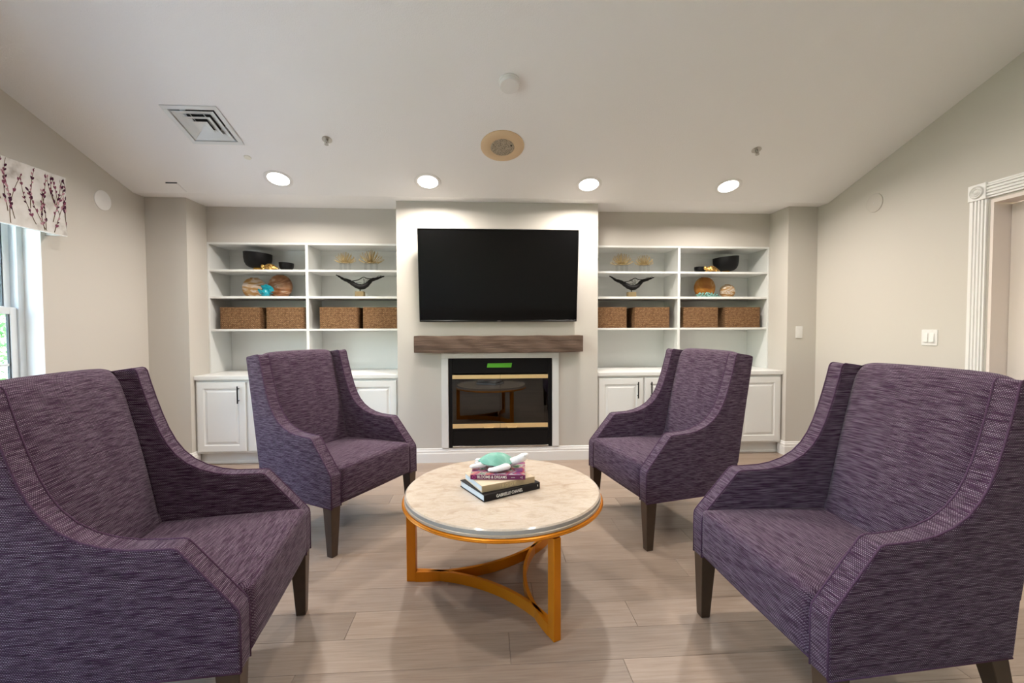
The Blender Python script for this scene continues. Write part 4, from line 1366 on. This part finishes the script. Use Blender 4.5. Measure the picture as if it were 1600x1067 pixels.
def gold_ornament(cx, cy, z, rz, label):
    root = tag(empty('gold_turtle_ornament', (cx, cy, z+.0005), rz), label, 'ornament')
    root.scale = (.80, .80, 1.12)
    mb = MB(); N = 22; n = 20; vs_ = []; fs_ = []
    # scaled tapering shell, head end at -x
    for i in range(N+1):
        t = i/N; x = -.085+.185*t
        w_ = .050*math.sin(PI*(t*.82+.10))**.8*(1-.35*t)+.002
        hh = .052*math.sin(PI*(t*.86+.10))**.9*(1-.45*t)+.002
        for k in range(n):
            a = 2*PI*k/n
            scale = 1+.05*math.sin(i*2.4)*(1 if math.sin(a) > 0 else 0)*abs(math.cos(a*5+i*PI/2))
            zz = math.sin(a)*hh*scale
            if zz < 0: zz *= .25
            vs_.append((x, math.cos(a)*w_*scale, .020+zz-.010*t))
    for i in range(N):
        for k in range(n):
            l = (k+1) % n
            fs_.append((i*n+k, i*n+l, (i+1)*n+l, (i+1)*n+k))
    fs_ += [tuple(range(n))[::-1], tuple(N*n+k for k in range(n))]
    mb.add(vs_, fs_); mb.build('shell', M['gold_scales'], root, smooth=35)
    mb = MB(); mb.tube([(-.075, 0, .028), (-.095, 0, .034), (-.112, 0, .036), (-.122, 0, .034)], [.014, .017, .018, .010], 12)
    mb.build('head', M['gold'], root, smooth=True)
    for s in (-1, 1):
        for xx in (-.055, .03):
            MB().tube([(xx, s*.030, .018), (xx-.012, s*.052, .008), (xx-.02, s*.062, .004)], [.008, .007, .004], 8).build('flipper', M['gold'], root, smooth=True)
    return root
def on_shelf(u, k, y): return at_y(u, 430, y).x
yb = 4.60
# window side
bowl(at_y(403, 405, yb+.02).x, yb+.02, SHZ[0], .130, .150, .042, .034, .075, 'large matte black bowl with gold foot, shelves on the window side', 'black bowls with gold feet')
bowl(at_y(447.5, 413, yb).x, yb, SHZ[0], .070, .076, .030, .010, .06, 'small matte black bowl with gold foot, shelves on the window side', 'black bowls with gold feet')
gold_ornament(at_y(423.5, 417, 4.515).x, 4.515, SHZ[0], R(-4), 'gold scaled turtle ornament between the black bowls on the window side')
# door side
bowl(at_y(1134, 405, yb+.03).x, yb+.03, SHZ[0], .130, .148, .040, .028, -.075, 'large matte black bowl with gold foot, shelves on the door side', 'black bowls with gold feet')
bowl(at_y(1094.5, 418, yb+.03).x, yb+.03, SHZ[0], .064, .064, .030, .006, .03, 'small matte black bowl beside the gold turtle, shelves on the door side', 'black bowls with gold feet')
gold_ornament(at_y(1113.5, 417, 4.485).x, 4.485, SHZ[0], R(6), 'gold scaled turtle ornament between the black bowls on the door side')

def disc_vase(cx, cy, z, r, depth, m, label, rz=0, flat=.9, mouth=0):
    """flattened round glass vase standing on edge with a cut top"""
    root = tag(empty('agate_glass_vase', (cx, cy, z+.0005), rz), label, 'vase', 'round agate glass vases')
    mb = MB(); N = 24; n = 40; vs_ = []; fs_ = []
    for i in range(N+1):
        t = -1+2*i/N
        rr = r*math.sqrt(max(0, 1-abs(t)**3.2))*1.0
        for k in range(n):
            a = 2*PI*k/n
            x = rr*math.cos(a); zz = rr*math.sin(a)
            zz = max(zz, -r*flat)
            zz = min(zz, r*(.90+mouth*math.cos(a)*2))
            vs_.append((x, t*depth/2, zz+r*flat))
    for i in range(N):
        for k in range(n):
            l = (k+1) % n
            fs_.append((i*n+k, i*n+l, (i+1)*n+l, (i+1)*n+k))
    mb.add(vs_, fs_); mb.build('body', m, root, smooth=35)
    MB().lathe([(r*.30, 0), (r*.36, 0), (r*.36, .006), (r*.30, .006), (r*.30, 0)], 28, c=(0, 0, r*(flat+.896)), sy=depth/r*.45).build('mouth_rim', m, root, smooth=40)
    return root
disc_vase(at_y(397.5, 450, 4.60).x, 4.60, SHZ[1], .110, .09, M['agate1'], 'pale brown and white agate vase behind the turquoise ornament', R(8), .82, .06)
disc_vase(at_y(438, 447, 4.62).x, 4.62, SHZ[1], .123, .08, M['agate2'], 'large brown banded agate disc vase beside the turquoise ornament', R(-6), .88)
disc_vase(at_y(1101, 447, 4.62).x, 4.62, SHZ[1], .119, .08, M['agate3'], 'amber glass disc vase behind the mint coral ornament', R(5), .90)
disc_vase(at_y(1136.5, 452, 4.60).x, 4.60, SHZ[1], .078, .10, M['agate4'], 'small cream and amber banded round vase beside the amber disc', R(-5), .86)
def turquoise():
    cx = at_y(415, 455, 4.50).x
    root = tag(empty('turquoise_ornament', (cx, 4.50, SHZ[1]+.0005)), 'turquoise ceramic rosette ornament in front of the agate vases', 'ornament')
    rnd = random.Random(5)
    MB().lathe([(0, 0), (.034, 0), (.040, .02), (.038, .045), (.028, .065), (.014, .078), (0, .080)], 18).build('core', M['turq'], root, smooth=True)
    for i in range(44):
        a = rnd.uniform(0, 2*PI); e = rnd.uniform(-.35, 1.35)
        d = Vector((math.cos(a)*math.cos(e), math.sin(a)*math.cos(e)*.8, math.sin(e)))
        s = Vector((0, 0, .042))+d*.030; t = Vector((0, 0, .045))+d*rnd.uniform(.058, .074)
        sd = d.cross(Vector((rnd.random(), rnd.random(), rnd.random()+.2))).normalized()*.027
        t.z = max(t.z, .012)
        q = [s-sd*.5, s+sd*.5, t+sd*.9+Vector((0, 0, .002)), t+d*.006, t-sd*.9]
        nn = d*.004
        vs_ = [p_+nn*.0 for p_ in q]+[p_+sd.cross(d).normalized()*.004 for p_ in q]
        for p_ in vs_: p_.z = max(p_.z, .001)
        mb = MB(); mb.add(vs_, [(0,1,2,3,4), (9,8,7,6,5)]+[(k, (k+1) % 5, 5+(k+1) % 5, 5+k) for k in range(5)])
        mb.build('petal', M['turq'], root)
turquoise()
def coral():
    cx = at_y(1106, 461, 4.50).x
    root = tag(empty('mint_coral_ornament', (cx, 4.50, SHZ[1]+.0005)), 'low mint coral branch lying in front of the amber vase', 'ornament')
    rnd = random.Random(9)
    MB().tube([(-.115, 0, .008), (-.05, .01, .010), (.02, -.005, .011), (.09, .0, .009), (.15, .01, .006)], [.006, .009, .010, .008, .005], 10).build('stem', M['mint'], root, smooth=True)
    for i in range(34):
        t = rnd.uniform(-.11, .13); L = rnd.uniform(.018, .036)*(1.2-abs(t)*5*.8 if abs(t) < .12 else .5)
        a = rnd.uniform(0, 2*PI)
        p0 = Vector((t, rnd.uniform(-.01, .01), .009)); p1 = p0+Vector((math.cos(a)*L*.6, math.sin(a)*L*.6, L*.8)); p2 = p1+Vector((math.cos(a+.6)*L*.4, math.sin(a+.6)*L*.4, L*.3))
        MB().tube([p0, p1, p2], [.005, .0055, .0065], 7).build('branch', M['mint'], root, smooth=True)
coral()

def urchin(cx, cy, z, r, stand_h, seed, label):
    root = tag(empty('wire_urchin', (cx, cy, z+.0005)), label, 'ornament', 'gold wire urchins on clear stands')
    mb = MB()
    sw = .055*r/.12
    mb.box(-sw, sw, -sw*.8, sw*.8, 0, .004)
    mb.box(-sw, -sw+.004, -sw*.8, sw*.8, .004, stand_h); mb.box(sw-.004, sw, -sw*.8, sw*.8, .004, stand_h)
    mb.box(-.003, .003, -sw*.8, sw*.8, .004, stand_h-.004)
    mb.box(-sw, sw, -sw*.8, sw*.8, stand_h, stand_h+.003)
    mb.build('stand', M['acrylic'], root)
    rnd = random.Random(seed)
    mb = MB(); tips = MB()
    base = Vector((0, 0, stand_h+.008))
    MB().lathe([(0, -.005), (r*.30, -.005), (r*.33, 0), (r*.25, .008), (0, .012)], 20, c=base).build('hub', M['champagne'], root, smooth=True)
    for ring, (el, cnt) in enumerate(((12, 16), (32, 15), (52, 12), (70, 8), (86, 3))):
        for i in range(cnt):
            a = 2*PI*(i+.5*(ring % 2))/cnt+rnd.uniform(-.12, .12); e = R(el+rnd.uniform(-5, 5))
            d = Vector((math.cos(a)*math.cos(e), math.sin(a)*math.cos(e)*.85, math.sin(e)*.92))
            L = r*rnd.uniform(.92, 1.05)
            p0 = base+Vector((d.x*r*.22, d.y*r*.22, .004)); p2 = base+d*L
            p1 = base+d*L*.55+Vector((0, 0, -.10*L*math.cos(e)))
            p3 = p2+Vector((0, 0, .010))
            mb.tube([p0, p1, p2, p3], [.0030, .0027, .0024, .0020], 5)
            tips.lathe([(0, -.0038), (.0038, 0), (0, .0038)], 6, c=p3)
    o = mb.build('stems', M['champagne'], root, smooth=True); o['kind'] = 'stuff'
    o = tips.build('tips', M['champagne'], root, smooth=True); o['kind'] = 'stuff'
yu = 4.60
urchin(at_y(539.5, 408, yu).x, yu, SHZ[0], .105, .082, 1, 'smaller gold wire urchin, shelves on the window side')
urchin(at_y(580, 408, yu).x, yu, SHZ[0], .128, .082, 2, 'larger gold wire urchin, shelves on the window side')
urchin(at_y(971.5, 410, yu).x, yu, SHZ[0], .118, .080, 3, 'larger gold wire urchin, shelves on the door side')
urchin(at_y(1006.5, 410, yu).x, yu, SHZ[0], .100, .080, 4, 'smaller gold wire urchin, shelves on the door side')

def driftbird(cx, cy, z, seed, label):
    root = tag(empty('driftwood_sculpture', (cx, cy, z+.0005)), label, 'sculpture', 'black winged sculptures on wooden blocks')
    MB().rbox((-.043, -.035, 0), (.043, .035, .056), .004, (6, 6, 6)).build('plinth', M['block'], root, smooth=40)
    MB().tube([(0, 0, .055), (0, 0, .100)], .005, 8).build('rod', M['black'], root, smooth=40)
    def path(pts, n=18):
        out_ = []
        for i in range(n+1):
            t = i/n*(len(pts)-1); k = min(int(t), len(pts)-2); f = t-k
            p0 = Vector(pts[max(k-1, 0)]); p1 = Vector(pts[k]); p2 = Vector(pts[k+1]); p3 = Vector(pts[min(k+2, len(pts)-1)])
            out_.append(.5*((2*p1)+(p2-p0)*f+(2*p0-5*p1+4*p2-p3)*f*f+(3*p1-p0-3*p2+p3)*f**3))
        return out_
    S = path([(-.235, 0, .222), (-.205, .0, .206), (-.165, .005, .180), (-.115, .0, .162), (-.07, 0, .135), (-.02, 0, .108), (.03, 0, .103), (.07, 0, .125), (.115, 0, .170), (.165, -.005, .184), (.21, 0, .200), (.245, 0, .211)], 44)
    N = len(S)-1
    rad = []
    for i in range(N+1):
        t = abs(2*i/N-1)
        rad.append(.0035+.025*max(0, 1-t**1.15)+.0015*math.sin(i*2.1))
    MB().tube(S, rad, 10).build('body', M['twig'], root, smooth=True)
    rnd = random.Random(seed)
    MB().tube(path([(-.085, 0, .160), (-.02, .005, .172), (.035, 0, .200), (.07, -.005, .188), (.13, 0, .185)], 20), .0045, 6).build('branch', M['twig'], root, smooth=True)
    mb = MB()
    for i in range(12):
        k = rnd.randint(6, N-6); k2 = min(N-2, k+rnd.randint(5, 12))
        p0 = S[k]; p2 = S[k2]; md = (p0+p2)/2+Vector((0, rnd.uniform(-.02, .02), rnd.uniform(.010, .025)))
        mb.tube(path([p0, md, p2], 8), .0014, 5)
    for i in range(6):
        x = rnd.uniform(.0, .07)
        mb.tube([(x, 0, .118), (x+rnd.uniform(-.02, .02), rnd.uniform(-.01, .01), .150), (x+rnd.uniform(-.03, .03), 0, .188)], .0014, 5)
    mb.build('twigs', M['twig'], root, smooth=True)
driftbird(at_y(562.5, 450, 4.56).x, 4.56, SHZ[1], 2, 'black winged driftwood sculpture on a block, shelves on the window side')
driftbird(at_y(986.5, 452, 4.56).x, 4.56, SHZ[1], 6, 'black winged driftwood sculpture on a block, shelves on the door side')

# ================================================================== GARDEN BEHIND THE WINDOW
g = struct(MB().box(-40, -7.0, -14, 34, -.6, -.5).build('ground', M['grass']))
struct(MB().box(-7.0, XL-.21, -14, 34, -.6, -.48).build('bounce_terrace', mat('pale_bounce', (.52, .53, .52), .9, var=(2, .08))))  # pale paving added to bounce sunlight up onto the ceiling
def tree(x, y, h, r, seed, label, n=1500, cz=.55, s0=.06, s1=.13):
    root = tag(empty('garden_tree', (x, y, -.5)), label, 'tree', 'garden trees outside the window')
    rnd = random.Random(seed)
    MB().tube([(0, 0, 0), (.05, .02, h*.25), (-.03, .04, h*.5), (.02, 0, h*.8)], [.14, .11, .08, .03], 9).build('trunk', M['bark'], root, smooth=True)
    mb = MB(); vs_ = []; fs_ = []
    for i in range(n):
        d = Vector((rnd.gauss(0, 1), rnd.gauss(0, 1), rnd.gauss(0, 1))).normalized()*(rnd.random()**.4)
        c = Vector((d.x*r, d.y*r, h*cz+d.z*h*(1-cz)))
        c.z = max(c.z, .1)
        u = Vector((rnd.gauss(0, 1), rnd.gauss(0, 1), rnd.gauss(0, 1))).normalized()
        v = u.cross(Vector((rnd.random(), rnd.random(), rnd.random()))).normalized()
        s = rnd.uniform(s0, s1)
        b = len(vs_)
        vs_ += [c-u*s, c+v*s*.5, c+u*s, c-v*s*.5]; fs_.append((b, b+1, b+2, b+3))
    mb.add(vs_, fs_); o = mb.build('foliage', M['leaf'], root); o['kind'] = 'stuff'
for i, (x, y, h, r) in enumerate(((-9.2, 7.0, 5.5, 1.7), (-13.4, 12.5, 6.5, 2.2), (-9.0, 10.9, 5.0, 1.7), (-13.6, 7.4, 6.5, 2.2))):
    tree(x, y, h, r, i+1, 'leafy green garden tree seen through the window panes', 5200, .50)
